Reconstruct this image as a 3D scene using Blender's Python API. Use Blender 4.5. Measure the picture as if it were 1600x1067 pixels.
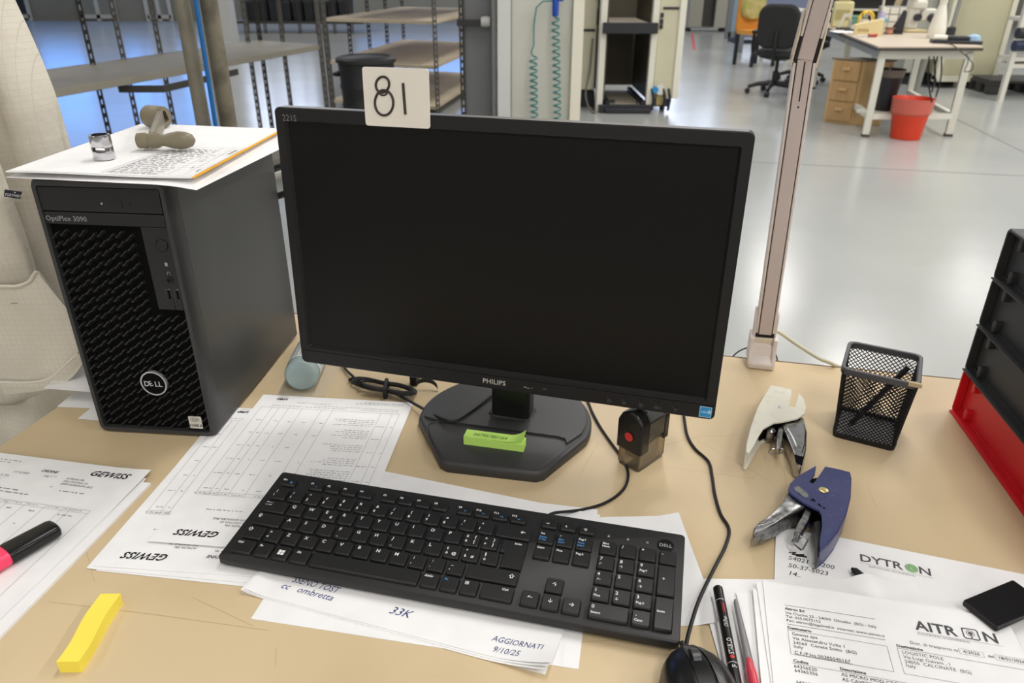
import bpy, bmesh, math, random
from mathutils import Vector, Matrix
random.seed(7)
for _o in list(bpy.data.objects): bpy.data.objects.remove(_o)
SC = bpy.context.scene
COL = SC.collection
PI = math.pi
DESK = 0.75                      # desk top above the floor
# ------------------------------------------------------------------ camera
FPX, PITCH, ROLL = 1156.4, 0.46409, 0.00453
CAM = Vector((0, 0, DESK + 0.52535))
_r = Vector((1, 0, 0)); _u = Vector((0, math.sin(PITCH), math.cos(PITCH))); _f = Vector((0, math.cos(PITCH), -math.sin(PITCH)))
RIGHT = _r * math.cos(ROLL) + _u * math.sin(ROLL)
UP = _u * math.cos(ROLL) - _r * math.sin(ROLL)
FWD = _f
cd = bpy.data.cameras.new('camera'); cam = bpy.data.objects.new('camera', cd); COL.objects.link(cam)
cam.matrix_world = Matrix(((RIGHT.x, UP.x, -FWD.x, CAM.x), (RIGHT.y, UP.y, -FWD.y, CAM.y), (RIGHT.z, UP.z, -FWD.z, CAM.z), (0, 0, 0, 1)))
cd.sensor_width = 36; cd.lens = FPX / 1600 * 36; cd.clip_start = 0.02; cd.clip_end = 200
cd.dof.use_dof = True; cd.dof.focus_distance = 0.75; cd.dof.aperture_fstop = 10.5
SC.camera = cam
# ------------------------------------------------------------------ world, lamps, exposure
w = bpy.data.worlds.new('world'); SC.world = w; w.use_nodes = True
w.node_tree.nodes['Background'].inputs[0].default_value = (0.55, 0.72, 1.0, 1); w.node_tree.nodes['Background'].inputs[1].default_value = 1.0
SC.view_settings.view_transform = 'Standard'; SC.view_settings.look = 'None'
SC.view_settings.exposure = -0.30; SC.view_settings.gamma = 1.0; SC.view_settings.use_curve_mapping = False
def area_lamp(name, loc, sx, sy, power, col=(1, 0.965, 0.93)):
    l = bpy.data.lights.new(name, 'AREA'); l.shape = 'RECTANGLE'; l.size = sx; l.size_y = sy; l.energy = power; l.color = col
    o = bpy.data.objects.new(name, l); COL.objects.link(o); o.location = loc
    return o
CEIL = 5.6
for ly, row in ((-2.2, (.6, .6, 1.3, 1.8, 1.0)), (2.6, (.5, .5, 1.3, 3.0, 1.5)), (7.0, (.5, .6, 1.0, 2.3, 1.3)), (11.5, (.8, .8, 1.0, 1.3, 1.0)), (16.5, (.8, .8, 1.0, 1.2, 1.0))):
    for lx, k in zip((-9, -4, 1.2, 6.2, 11), row):
        area_lamp('hall_lamp', (lx, ly, CEIL - .08), 0.5, 2.6, 100 * k)

# ------------------------------------------------------------------ placement: photo measurements to points on real surfaces
def ray(px, py):
    return RIGHT * ((px - 800) / FPX) - UP * ((py - 533.5) / FPX) + FWD
def G(px, py, z=DESK):           # point on the horizontal plane z
    d = ray(px, py); return CAM + d * ((z - CAM.z) / d.z)
def V(px, py, Y):                # point on the upright plane y = Y
    d = ray(px, py); return CAM + d * (Y / d.y)
def D(px, py, h=0): return G(px, py, DESK + h)
# ------------------------------------------------------------------ materials
def lin(c):
    return tuple(((v / 255) / 12.92 if v / 255 <= .04045 else ((v / 255 + .055) / 1.055) ** 2.4) for v in c) + (1,)
MATS = {}
def mat(name, rgb, rough=.5, metal=0, spec=.5, noise=None, bump=None, trans=0, ior=1.45, emit=None, coat=0, alpha=1, stretch=None):
    if name in MATS: return MATS[name]
    m = bpy.data.materials.new(name); m.use_nodes = True; nt = m.node_tree; b = nt.nodes['Principled BSDF']
    b.inputs['Base Color'].default_value = lin(rgb); b.inputs['Roughness'].default_value = rough; b.inputs['Metallic'].default_value = metal
    b.inputs['Specular IOR Level'].default_value = spec; b.inputs['IOR'].default_value = ior
    b.inputs['Transmission Weight'].default_value = trans; b.inputs['Coat Weight'].default_value = coat; b.inputs['Alpha'].default_value = alpha
    if emit: b.inputs['Emission Color'].default_value = lin(emit[0]); b.inputs['Emission Strength'].default_value = emit[1]
    tc = nt.nodes.new('ShaderNodeTexCoord'); src = tc.outputs['Object']
    if stretch:
        mp = nt.nodes.new('ShaderNodeMapping'); mp.inputs['Scale'].default_value = stretch; nt.links.new(src, mp.inputs['Vector']); src = mp.outputs['Vector']
    if noise:                    # (scale, second colour, low, high)
        n = nt.nodes.new('ShaderNodeTexNoise'); n.inputs['Scale'].default_value = noise[0]; n.inputs['Detail'].default_value = 5
        nt.links.new(src, n.inputs['Vector'])
        r = nt.nodes.new('ShaderNodeValToRGB'); r.color_ramp.elements[0].position = noise[2]; r.color_ramp.elements[1].position = noise[3]
        r.color_ramp.elements[0].color = lin(rgb); r.color_ramp.elements[1].color = lin(noise[1])
        nt.links.new(n.outputs['Fac'], r.inputs['Fac']); nt.links.new(r.outputs['Color'], b.inputs['Base Color'])
    if bump:                     # (scale, strength, distance)
        n2 = nt.nodes.new('ShaderNodeTexNoise'); n2.inputs['Scale'].default_value = bump[0]; n2.inputs['Detail'].default_value = 4
        nt.links.new(src, n2.inputs['Vector'])
        bp = nt.nodes.new('ShaderNodeBump'); bp.inputs['Strength'].default_value = bump[1]; bp.inputs['Distance'].default_value = bump[2]
        nt.links.new(n2.outputs['Fac'], bp.inputs['Height']); nt.links.new(bp.outputs['Normal'], b.inputs['Normal'])
    MATS[name] = m
    return m
# ------------------------------------------------------------------ mesh building
def rot2(x, y, a): return (x * math.cos(a) - y * math.sin(a), x * math.sin(a) + y * math.cos(a))
def rr(w, h, r, n=4, cx=0, cy=0):   # rounded rectangle outline, counter-clockwise
    out = []
    for (sx, sy, a0) in ((1, -1, -PI / 2), (1, 1, 0), (-1, 1, PI / 2), (-1, -1, PI)):
        for k in range(n + 1):
            a = a0 + PI / 2 * k / n
            out.append((cx + sx * (w / 2 - r) + r * math.cos(a), cy + sy * (h / 2 - r) + r * math.sin(a)))
    return out
def circ(r, n=24, cx=0, cy=0): return [(cx + r * math.cos(2 * PI * k / n), cy + r * math.sin(2 * PI * k / n)) for k in range(n)]
def area2(p): return sum(p[i][0] * p[(i + 1) % len(p)][1] - p[(i + 1) % len(p)][0] * p[i][1] for i in range(len(p)))
class MB:
    def __init__(s): s.v = []; s.f = []; s.x = None
    def at(s, m): s.x = m; return s
    def add(s, vs, fs):
        o = len(s.v); s.v += [(s.x @ Vector(p)) if s.x is not None else Vector(p) for p in vs]; s.f += [tuple(i + o for i in f) for f in fs]; return s
    def box(s, x0, x1, y0, y1, z0, z1):
        return s.add([(x0, y0, z0), (x1, y0, z0), (x1, y1, z0), (x0, y1, z0), (x0, y0, z1), (x1, y0, z1), (x1, y1, z1), (x0, y1, z1)],
                     [(0, 3, 2, 1), (4, 5, 6, 7), (0, 1, 5, 4), (1, 2, 6, 5), (2, 3, 7, 6), (3, 0, 4, 7)])
    def prism(s, poly, z0, z1, top=None, axis='z'):
        p = list(poly); t = list(top) if top else p
        if area2(p) < 0: p = p[::-1]; t = t[::-1]
        n = len(p)
        def A(q, z): return (q[0], q[1], z) if axis == 'z' else ((q[0], -z, q[1]) if axis == 'y' else (z, q[0], q[1]))
        vs = [A(q, z0) for q in p] + [A(q, z1) for q in t]
        return s.add(vs, [tuple(range(n - 1, -1, -1)), tuple(range(n, 2 * n))] + [(i, (i + 1) % n, n + (i + 1) % n, n + i) for i in range(n)])
    def loft(s, rings, cap=True):
        n = len(rings[0]); vs = [q for r in rings for q in r]; fs = []
        for k in range(len(rings) - 1):
            for i in range(n): j = (i + 1) % n; fs.append((k * n + i, k * n + j, (k + 1) * n + j, (k + 1) * n + i))
        if cap: fs += [tuple(range(n - 1, -1, -1)), tuple(range((len(rings) - 1) * n, len(rings) * n))]
        return s.add(vs, fs)
    def lathe(s, prof, n=24, c=(0, 0, 0), cap=True):
        return s.loft([[(c[0] + r * math.cos(2 * PI * k / n), c[1] + r * math.sin(2 * PI * k / n), c[2] + z) for k in range(n)] for r, z in prof], cap)
    def tube(s, path, r, n=8, closed=False):
        P = [Vector(p) for p in path]; R = r if isinstance(r, (list, tuple)) else [r] * len(P); rings = []; prev = None
        for i, p in enumerate(P):
            a = P[i - 1] if (i > 0 or closed) else P[0]; b = P[(i + 1) % len(P)] if (i < len(P) - 1 or closed) else P[-1]
            t = (b - a).normalized()
            if prev is None: prev = t.cross(Vector((0, 0, 1)) if abs(t.z) < .9 else Vector((1, 0, 0))).normalized()
            prev = (prev - t * prev.dot(t)).normalized(); q = t.cross(prev)
            rings.append([tuple(p + (prev * math.cos(2 * PI * k / n) + q * math.sin(2 * PI * k / n)) * R[i]) for k in range(n)])
        if closed: rings.append(rings[0])
        return s.loft(rings, not closed)
    def bar(s, a, b, w, h=None):     # square bar from a to b
        a = Vector(a); b = Vector(b); h = h or w; t = (b - a).normalized()
        u = t.cross(Vector((0, 0, 1)) if abs(t.z) < .95 else Vector((0, 1, 0))).normalized(); q = u.cross(t)
        return s.loft([[tuple(c + u * (w / 2 * i) + q * (h / 2 * j)) for i, j in ((-1, -1), (1, -1), (1, 1), (-1, 1))] for c in (a, b)])
    def mesh(s, name):
        me = bpy.data.meshes.new(name); me.from_pydata([tuple(v) for v in s.v], [], s.f); me.update(); return me
def spline(pts, n=6):               # Catmull-Rom through the points
    P = [Vector(p) for p in pts]; out = []
    for i in range(len(P) - 1):
        p0, p1, p2, p3 = P[max(i - 1, 0)], P[i], P[i + 1], P[min(i + 2, len(P) - 1)]
        for k in range(n):
            t = k / n; out.append(.5 * ((2 * p1) + (p2 - p0) * t + (2 * p0 - 5 * p1 + 4 * p2 - p3) * t * t + (3 * p1 - p0 - 3 * p2 + p3) * t ** 3))
    return out + [P[-1]]
def fix(me, smooth=35):
    bm = bmesh.new(); bm.from_mesh(me); bmesh.ops.recalc_face_normals(bm, faces=bm.faces); bm.to_mesh(me); bm.free()
    if smooth:
        me.polygons.foreach_set('use_smooth', [True] * len(me.polygons)); me.set_sharp_from_angle(angle=math.radians(smooth))
def obj(name, mb, material, parent=None, bevel=0, smooth=35, seg=2, sub=0, loc=None, rot=None, flat=False):
    me = mb if isinstance(mb, bpy.types.Mesh) else mb.mesh(name)
    if not isinstance(mb, bpy.types.Mesh) and not flat: fix(me, 0 if sub else smooth)
    o = bpy.data.objects.new(name, me); COL.objects.link(o)
    if not me.materials: me.materials.append(material)
    if parent is not None: o.parent = parent
    if loc is not None: o.location = loc
    if rot is not None: o.rotation_euler = rot
    if bevel:
        b = o.modifiers.new('bevel', 'BEVEL'); b.width = bevel; b.segments = seg; b.limit_method = 'ANGLE'; b.angle_limit = math.radians(40); b.harden_normals = False
        me.polygons.foreach_set('use_smooth', [True] * len(me.polygons))
    if sub:
        me.polygons.foreach_set('use_smooth', [True] * len(me.polygons)); b = o.modifiers.new('sub', 'SUBSURF'); b.levels = sub; b.render_levels = sub
    return o
def tag(o, label, cat=None, group=None, kind=None):
    if label: o['label'] = label
    if cat: o['category'] = cat
    if group: o['group'] = group
    if kind: o['kind'] = kind
    return o
def thing(name, label, cat, loc=(0, 0, 0), rz=0, group=None):
    o = bpy.data.objects.new(name, None); COL.objects.link(o); o.empty_display_size = .05
    o.location = loc; o.rotation_euler = (0, 0, rz); return tag(o, label, cat, group)
def struct(name, mb, material, parent=None, **k):
    o = obj(name, mb, material, parent, **k)
    if parent is None: o['kind'] = 'structure'
    return o
def copy_tree(o, parent=None):
    c = o.copy(); COL.objects.link(c); c.parent = parent
    for ch in list(o.children): copy_tree(ch, c)
    return c
_TX = {}
def glyphs(body, size, shear=0, bold=0, align='LEFT', sx=1, space=1):
    key = (body, size, shear, bold, align, sx, space)
    if key in _TX: return _TX[key]
    c = bpy.data.curves.new('t', 'FONT'); c.body = body; c.size = size; c.shear = shear; c.offset = bold; c.align_x = align; c.resolution_u = 2
    c.dimensions = '2D'; c.fill_mode = 'FRONT'; c.space_character = space
    o = bpy.data.objects.new('t', c); COL.objects.link(o)
    me = bpy.data.meshes.new_from_object(o)
    r = ([(v.co.x * sx, v.co.y) for v in me.vertices], [tuple(p.vertices) for p in me.polygons])
    bpy.data.objects.remove(o); bpy.data.curves.remove(c); bpy.data.meshes.remove(me)
    _TX[key] = r; return r
def letters(mb, body, size, x=0, y=0, z=0, fn=None, a=0, **k):  # flat print on a surface; fn maps (x, y) to a 3D point
    vs, fs = glyphs(body, size, **k); out = []
    for q in vs:
        qx, qy = rot2(q[0], q[1], a) if a else q
        out.append(fn(x + qx, y + qy) if fn else (x + qx, y + qy, z))
    mb.add(out, fs); return mb
# ================================================================== materials used in many places
BLK = mat('black_plastic', (31, 31, 32), .42, spec=.45, bump=(900, .12, .0004))
BLKS = mat('black_plastic_smooth', (22, 22, 23), .28, spec=.5)
DKG = mat('dark_grey_plastic', (40, 40, 42), .5, spec=.4)
WHT = mat('white_print', (215, 215, 215), .6)
GRYP = mat('grey_print', (150, 152, 155), .6)
INK = mat('black_ink', (28, 28, 30), .7, spec=.2)
INK2 = mat('grey_ink', (95, 95, 98), .7, spec=.2)
BLUEINK = mat('blue_ink', (52, 60, 120), .6)
PAPER = mat('white_paper', (240, 240, 241), .75, spec=.2, noise=(30, (235, 235, 236), .4, .7))
CHROME = mat('chrome', (205, 205, 208), .14, metal=1)
STEEL = mat('worn_steel', (165, 165, 165), .3, metal=1, noise=(160, (110, 110, 112), .45, .65), bump=(200, .2, .0005))
RUBBER = mat('black_rubber', (24, 24, 25), .5, spec=.4)
DARK = mat('dark_cavity', (9, 9, 10), .8, spec=.1)
# ================================================================== the hall
FLOOR = mat('epoxy_floor', (163, 166, 164), .2, spec=.62, noise=(.9, (171, 173, 171), .35, .7), bump=(1.6, .12, .03))
struct('floor', MB().box(-18, 16, -7, 24, -.12, 0), FLOOR)
WALLM = mat('hall_wall', (150, 150, 142), .8, noise=(.7, (138, 138, 131), .35, .7))
struct('wall_back', MB().box(-18, 16, 22.4, 22.6, 0, CEIL), WALLM)
struct('wall_left', MB().box(-18.2, -18, -7, 24, 0, CEIL), WALLM)
struct('wall_right', MB().box(14, 14.2, -7, 24, 0, CEIL), mat('side_wall', (178, 178, 170), .8, noise=(.7, (165, 165, 158), .35, .7)))
struct('wall_front', MB().box(-18, 16, -7.2, -7, 0, CEIL), mat('dim_wall', (120, 120, 116), .8, noise=(.7, (112, 112, 108), .35, .7)))
struct('ceiling', MB().box(-18, 16, -7, 24, CEIL, CEIL + .2), mat('hall_ceiling', (165, 165, 160), .85, noise=(.7, (150, 150, 148), .35, .7)))
# daylight windows high in the back wall; the front one is added fill light
SKYP = mat('daylight_pane', (120, 150, 190), .3, emit=((88, 160, 255), 4.2))
SKYW = mat('bright_pane', (180, 190, 200), .3, emit=((215, 228, 255), 4.5))
FRM = mat('window_frame_white', (205, 205, 202), .5)
wn = 0
def window(x0, x1, y, z0, z1, m):
    global wn; wn += 1
    n = max(2, int((x1 - x0) / 1.4)); f = MB(); st = (x1 - x0) / n
    for k in range(n + 1): f.box(x0 + k * st - .04, x0 + k * st + .04, y - .06, y + .01, z0, z1)
    for z in (z0, z1): f.box(x0, x1, y - .06, y + .01, z - .04, z + .04)
    o = struct('window_%d' % wn, f, FRM)
    for k in range(n): struct('pane', MB().box(x0 + k * st + .04, x0 + (k + 1) * st - .04, y - .02, y - .005, z0 + .04, z1 - .04), m, o)
window(-15.5, -8.7, 22.39, 1.15, 3.6, SKYP)
window(-7.9, -5.6, 22.39, 1.7, 4.9, SKYW)
window(-4.6, -0.6, 22.39, 1.2, 3.2, SKYP)
window(3.6, 8.4, 22.39, 1.3, 4.2, SKYW)
FILLN = mat('front_pane', (190, 190, 188), .3, emit=((255, 248, 238), 2.6))
window(-9, 9, -6.95, 1.9, 4.6, FILLN)  # unseen glowing band added behind the camera to fill surfaces facing it
for _o in bpy.data.objects['window_5'].children: _o.location.y = .03
bpy.data.objects['window_5'].location.y = .05
# doors and pale frames low on the back wall
dn = 0
def door(pl, pr, Y=22.38, m=None, h=2.2):
    global dn; dn += 1
    a = V(pl, 20, Y); b = V(pr, 20, Y); x0, x1 = a.x, b.x
    o = struct('door_%d' % dn, MB().box(x0, x1, Y - .05, Y, .02, h), m or mat('door_grey', (142, 145, 140), .6))
    f = MB()
    for x in (x0, (x0 + x1) / 2, x1): f.box(x - .05, x + .05, Y - .09, Y - .05, .0, h)
    for z in (.1, .95, h - .1): f.box(x0, x1, Y - .09, Y - .05, z - .05, z + .05)
    struct('door_frame', f, FRM, o)
    struct('door_handle', MB().box(x1 - .22, x1 - .16, Y - .14, Y - .09, 1.0, 1.12), STEEL, o)
door(128, 182); door(8, 48, m=mat('door_dark', (58, 66, 74), .5)); door(232, 268)
# floor joints
def floor_joint(p0, p1, wd=.012):
    a = G(*p0, 0); b = G(*p1, 0); m = MB(); m.bar((a.x, a.y, 0.0005), (b.x, b.y, .0005), wd, .001); return m
jm = mat('floor_joint', (112, 113, 112), .6)
JT = bpy.data.objects['floor']
for q in (((1170, 253), (1600, 275)), ((1478, 178), (1600, 238))): struct('floor_joint', floor_joint(*q), jm, JT)
struct('floor_tape', floor_joint((1081, 52), (1085, 78), .05), mat('red_tape', (190, 60, 70), .6), JT)
# ================================================================== desk
DA = -.211
DT = Vector((math.cos(DA), math.sin(DA), 0)); DN = Vector((-math.sin(DA), math.cos(DA), 0))
def desk_pt(s, n): return DT * s + DN * n
SCR = mat('tan_laminate', (210, 189, 153), .38, spec=.4, noise=(6, (201, 180, 144), .38, .68), bump=(700, .06, .0005))
dk = thing('workbench', 'tan laminate desk carrying the monitor, keyboard and papers', 'desk', desk_pt(-.775, .15), DA)
obj('desk_top', MB().box(0, 1.9, 0, .9006, DESK - .03, DESK), SCR, dk, bevel=.003)
obj('edge_band', MB().box(-.0015, 1.9015, .9006, .9021, DESK - .03, DESK - .0005), mat('edge_brown', (105, 82, 55), .5), dk)
for lx, ly in ((.05, .05), (1.85, .05), (.05, .85), (1.85, .85)): obj('leg', MB().box(lx - .025, lx + .025, ly - .025, ly + .025, 0, DESK - .03), mat('leg_grey', (140, 142, 142), .5), dk, bevel=.003)
obj('apron', MB().box(.06, 1.84, .84, .86, DESK - .1, DESK - .03), mat('leg_grey', (140, 142, 142), .5), dk)
smk = mat('score_line', (186, 163, 126), .6)
M_ = Matrix.Rotation(-DA, 4, 'Z') @ Matrix.Translation(-desk_pt(-.775, .15))
for pts in (((135, 862), (148, 910)), ((300, 933), (395, 978)), ((75, 940), (240, 960), (420, 985)), ((630, 545), (655, 562)), ((640, 742), (660, 735)), ((1090, 688), (1180, 738), (1210, 758)),
            ((1040, 695), (1095, 682), (1160, 680)), ((1030, 729), (1120, 740), (1180, 748)), ((1224, 730), (1230, 762)), ((1355, 760), (1370, 795)), ((905, 745), (935, 690)), ((430, 1040), (432, 1012)), ((1000, 770), (1012, 765)), ((820, 1010), (960, 1000))):
    m = MB(); w_ = .0005
    P3 = [M_ @ D(*q) for q in pts]
    for a, b in zip(P3, P3[1:]):
        t = (b - a).normalized().cross(Vector((0, 0, 1))) * w_ / 2; zz = Vector((0, 0, .00012))
        m.add([a - t + zz, a + t + zz, b + t + zz, b - t + zz], [(0, 1, 2, 3)])
    obj('score_mark', m, smk, dk, flat=True)
# ================================================================== computer tower
TX, TY, TA = -.36939, .77457, -.09149
tw = thing('computer_tower', 'black desktop computer tower under papers, left of the monitor', 'computer', (TX, TY, DESK), TA)
TWW, TDD, TH = .154, .2925, .3243
CASE = mat('case_grey_paint', (62, 63, 63), .36, metal=.2, spec=.5, bump=(1200, .1, .0003))
BEZ = mat('bezel_black', (33, 33, 34), .38, spec=.45)
obj('side_panel', MB().box(-TWW + .001, -.001, .022, TDD, .003, TH - .002), CASE, tw, bevel=.002)
# bezel: rounded front frame around a recess
bz = MB(); cx, cz = -TWW / 2, TH / 2
o1 = rr(TWW, TH, .009, 4, cx, cz); o2 = rr(TWW - .005, TH - .005, .008, 4, cx, cz); i1 = rr(TWW - .014, TH - .016, .003, 4, cx, cz)
def rg(p, y): return [(q[0], y, q[1]) for q in p]
bz.loft([rg(o1, .0215), rg(o1, .004), rg(o2, 0), rg(i1, 0), rg(i1, .012)], cap=False)
obj('front_bezel', bz, mat('bezel_frame', (52, 53, 54), .4), tw)
obj('front_backing', MB().box(-TWW + .005, -.005, .010, .02, .006, TH - .006), DARK, tw)
# optical drive door and label strip
dd = obj('drive_door', MB().box(-.1475, -.009, .0015, .011, TH - .036, TH - .009), BEZ, tw, bevel=.0008)
obj('eject_button', MB().box(-.069, -.053, .0008, .002, TH - .030, TH - .022), BLK, dd, bevel=.0004)
obj('drive_led', MB().lathe([(.0012, 0), (.0012, .0009)], 10).at(None), GRYP, dd, loc=(-.076, .0015, TH - .026), rot=(PI / 2, 0, 0))
obj('eject_hole', MB().lathe([(.0007, 0), (.0007, .0004)], 8), DARK, dd, loc=(-.044, .0014, TH - .026), rot=(PI / 2, 0, 0))
ls = obj('model_strip', MB().box(-.1475, -.0085, .0015, .011, TH - .051, TH - .037), BEZ, tw, bevel=.0006)
tm = MB(); letters(tm, 'OptiPlex 3090', .0082, -.146, TH - .0470, fn=lambda x, y: (x, .0012, y)); obj('model_lettering', tm, GRYP, ls, flat=True)
# control strip
cs = obj('control_strip', MB().box(-.039, -.0075, .002, .011, TH - .150, TH - .0515), BEZ, tw, bevel=.0006)
obj('power_button', MB().lathe([(.0068, 0), (.0068, .0008), (.006, .0014)], 24), BLK, cs, loc=(-.0185, .002, TH - .072), rot=(PI / 2, 0, 0))
obj('power_ring', MB().lathe([(.0072, 0), (.0072, .0004), (.0069, .0004)], 24), DARK, cs, loc=(-.0185, .002, TH - .072), rot=(PI / 2, 0, 0))
obj('disk_icon', MB().box(-.0195, -.0165, .0016, .0019, TH - .096, TH - .092), GRYP, cs)
ic = MB(); letters(ic, '∩', .006, -.0195, TH - .1065, fn=lambda x, y: (x, .0016, y)); obj('headphone_icon', ic, GRYP, cs, flat=True)
hj = obj('headphone_jack', MB().loft([[(r * math.cos(2 * PI * k / 20), y, r * math.sin(2 * PI * k / 20)) for k in range(20)] for r, y in ((.0042, .0), (.0042, -.0012), (.0024, -.0012), (.0022, .003))]), BLKS, cs, loc=(-.018, .002, TH - .113))
for k in (0, 1):
    u = obj('usb_port', MB().box(-.0255 + k * .010, -.0195 + k * .010, .0012, .002, TH - .137, TH - .1245), mat('port_rim', (95, 96, 98), .35, metal=.6), cs)
    obj('port_opening', MB().box(-.0248 + k * .010, -.0202 + k * .010, .0008, .0012, TH - .1363, TH - .1252), DARK, u)
    obj('port_tongue', MB().box(-.0240 + k * .010, -.0225 + k * .010, .0004, .0012, TH - .1355, TH - .126), BLK, u)
    iu = MB(); letters(iu, 'ψ', .0045, -.0225 + k * .010, TH - .1222, fn=lambda x, y: (x, .0016, y), a=-PI / 2); obj('usb_icon', iu, GRYP, cs, flat=True)
    obj('blank_port', MB().prism(rr(.006, .0125, .0012, 3, -.0215 + k * .010, TH - .1485 + .0065 - .0015), -.0019, -.0013, axis='y'), BLK, cs, bevel=.0003)
# grille of slanted fins
gr = obj('grille', MB().box(-.1475, -.0085, .007, .010, .0085, TH - .0515), DARK, tw)
fin = MB()
fp = [(-.0050, -.0062), (-.0022, -.0052), (.0018, -.0008), (.0050, .0006), (.0050, .0052), (.0020, .0042), (-.0020, -.0004), (-.0050, -.0018)]
tp_ = [(-.0046, -.0036), (-.0022, -.0026), (.0018, .0020), (.0046, .0034), (.0046, .0046), (.0020, .0036), (-.0020, -.0008), (-.0046, -.0022)]
fin.prism(fp, -.0005, .0045, tp_, axis='y')
finm = fin.mesh('fin'); fix(finm, 30); finm.materials.append(mat('fin_black', (40, 40, 41), .32))
rows, cols = 23, 13
for j in range(rows):
    for i in range(cols):
        x = -.1415 + i * .0108 + (.0 if j % 2 == 0 else .0); z = .014 + j * .01115 + (i % 2) * .0034
        if z > TH - .057 or (x > -.046 and z > TH - .158): continue
        obj('fin', finm, None, gr, loc=(x, .0065, z))
# badge
bd = obj('maker_badge', MB().loft([[(r * math.cos(2 * PI * k / 40), y, r * math.sin(2 * PI * k / 40)) for k in range(40)] for r, y in ((.0165, .003), (.0165, -.001), (.0148, -.001), (.0148, .003))], cap=False), mat('badge_silver', (190, 192, 194), .3, metal=.6), tw, loc=(-.0665, .001, .075))
lm = MB(); letters(lm, 'D', .0100, -.0122, -.0037, fn=lambda x, y: (x, -.0012, y), bold=.0002); letters(lm, 'E', .0100, -.0044, -.0040, fn=lambda x, y: (x, -.0012, y), a=.38, bold=.0002, sx=.9); letters(lm, 'LL', .0100, .0014, -.0037, fn=lambda x, y: (x, -.0012, y), bold=.0002, sx=1.0)
obj('badge_lettering', lm, mat('badge_silver', (190, 192, 194), .3), bd, flat=True)
ob = obj('badge_web', MB().prism(circ(.015, 30), -.0002, .0004, axis='y'), DARK, bd)
# processor sticker
sk = obj('processor_sticker', MB().prism(rr(.0165, .0175, .001, 2, -.024, .0215), -.0012, -.0006, axis='y'), mat('sticker_silver', (196, 194, 186), .35), tw)
im = MB(); fy = lambda x, y: (x, .0004, y)
letters(im, 'intel', .0042, -.024, .0246, fn=fy, align='CENTER'); letters(im, 'CORE i5', .0048, -.024, .0156, fn=fy, align='CENTER', bold=.00012, sx=.92)
ring = [(-.024 + .0055 * math.cos(a), .0004, .0258 + .0026 * math.sin(a)) for a in [2 * PI * k / 24 for k in range(24)]]
im.tube(ring, .00018, 4, closed=True); obj('sticker_lettering', im, INK, sk, flat=True)
# rear connectors peeking out behind
for z, c, mm in ((.255, 'white', mat('cable_white', (205, 205, 200), .5)), (.225, 'grey', BLKS)):
    q = MB(); q.tube(spline([(-.01, TDD, z), (.012, TDD + .015, z + .004), (.02, TDD + .03, z - .02), (.018, TDD + .03, z - .07), (.02, TDD + .028, z - .2)]), .005, 8)
    obj('rear_cable', q, mm, tw)
# ================================================================== monitor
MX, MY, MZ, MA, MT, MW, MH = -.02097, .75858, .0826, -.26495, .0433, .50626, .30927
mo = thing('monitor', 'black widescreen monitor on a round-backed stand, centre of the desk', 'monitor', (MX, MY, DESK), MA)
TM = Matrix.Translation((0, 0, MZ)) @ Matrix.Rotation(-MT, 4, 'X')    # head frame: x right, y back, z up the panel
def head(): return MB().at(TM)
BEZM = mat('monitor_bezel', (27, 26, 27), .42, spec=.4, bump=(900, .1, .0003))
sx0, sx1, sz0, sz1 = -.2395, .2395, .0245, .2925
o1 = rr(MW, MH, .006, 4, 0, MH / 2); o2 = rr(MW - .002, MH - .002, .005, 4, 0, MH / 2)
iw, ih = sx1 - sx0, sz1 - sz0
i0 = rr(iw + .006, ih + .006, .0015, 4, 0, (sz0 + sz1) / 2); i1 = rr(iw, ih, .001, 4, 0, (sz0 + sz1) / 2)
obj('bezel', head().loft([rg(o1, .016), rg(o1, .0008), rg(o2, 0), rg(i0, .0), rg(i1, .0045)], cap=False), BEZM, mo)
obj('chin_groove', head().box(-.2515, .2515, -.00008, .0002, .0172, .0178), DARK, mo)
obj('screen', head().box(sx0 - .002, sx1 + .002, .004, .006, sz0 - .002, sz1 + .002), mat('screen_matte', (9, 9, 9), .34, spec=.32), mo)
bk = head(); bk.loft([rg(rr(MW, MH, .006, 4, 0, MH / 2), .012), rg(rr(MW - .004, MH - .004, .01, 4, 0, MH / 2), .022), rg(rr(MW - .1, MH - .08, .03, 4, 0, MH / 2), .042), rg(rr(.2, .16, .03, 4, 0, MH / 2), .05)])
obj('back_shell', bk, BLK, mo)
obj('top_edge', head().box(-MW / 2 + .006, MW / 2 - .006, .001, .0158, MH - .0004, MH + .0002), mat('edge_grey_plastic', (112, 110, 106), .4), mo)
fh = lambda x, y: tuple(TM @ Vector((x, -.0002, y)))
m = MB(); letters(m, 'PHILIPS', .0085, 0, .0066, fn=fh, align='CENTER', bold=.00012, space=1.05); obj('logo_lettering', m, mat('logo_silver', (185, 183, 178), .4), mo, flat=True)
m = MB(); letters(m, '221S', .0098, -.244, MH - .0142, fn=fh, sx=.92); obj('model_lettering', m, mat('dim_silver', (110, 108, 106), .5), mo, flat=True)
m = MB()
for x, s in ((.137, '▢/◂'), (.1535, '◁/▾'), (.173, '□/▴'), (.191, 'OK/◫'), (.2105, '⏻')): letters(m, s, .0034, x, .0045, fn=fh, align='CENTER')
obj('button_lettering', m, mat('dim_silver', (110, 108, 106), .5), mo, flat=True)
for k, x in enumerate((.137, .1535, .173, .191, .2115)):
    r = .003 if k < 4 else .0045
    obj('button', MB().at(TM @ Matrix.Translation((x, 0, .0105 if k < 4 else .0112))).loft([[(rr_ * math.cos(2 * PI * t / 20), y, rr_ * math.sin(2 * PI * t / 20)) for t in range(20)] for rr_, y in ((r, .001), (r, -.0004), (r * .86, -.0001), (r * .6, .0002))]), BLK, mo)
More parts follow.
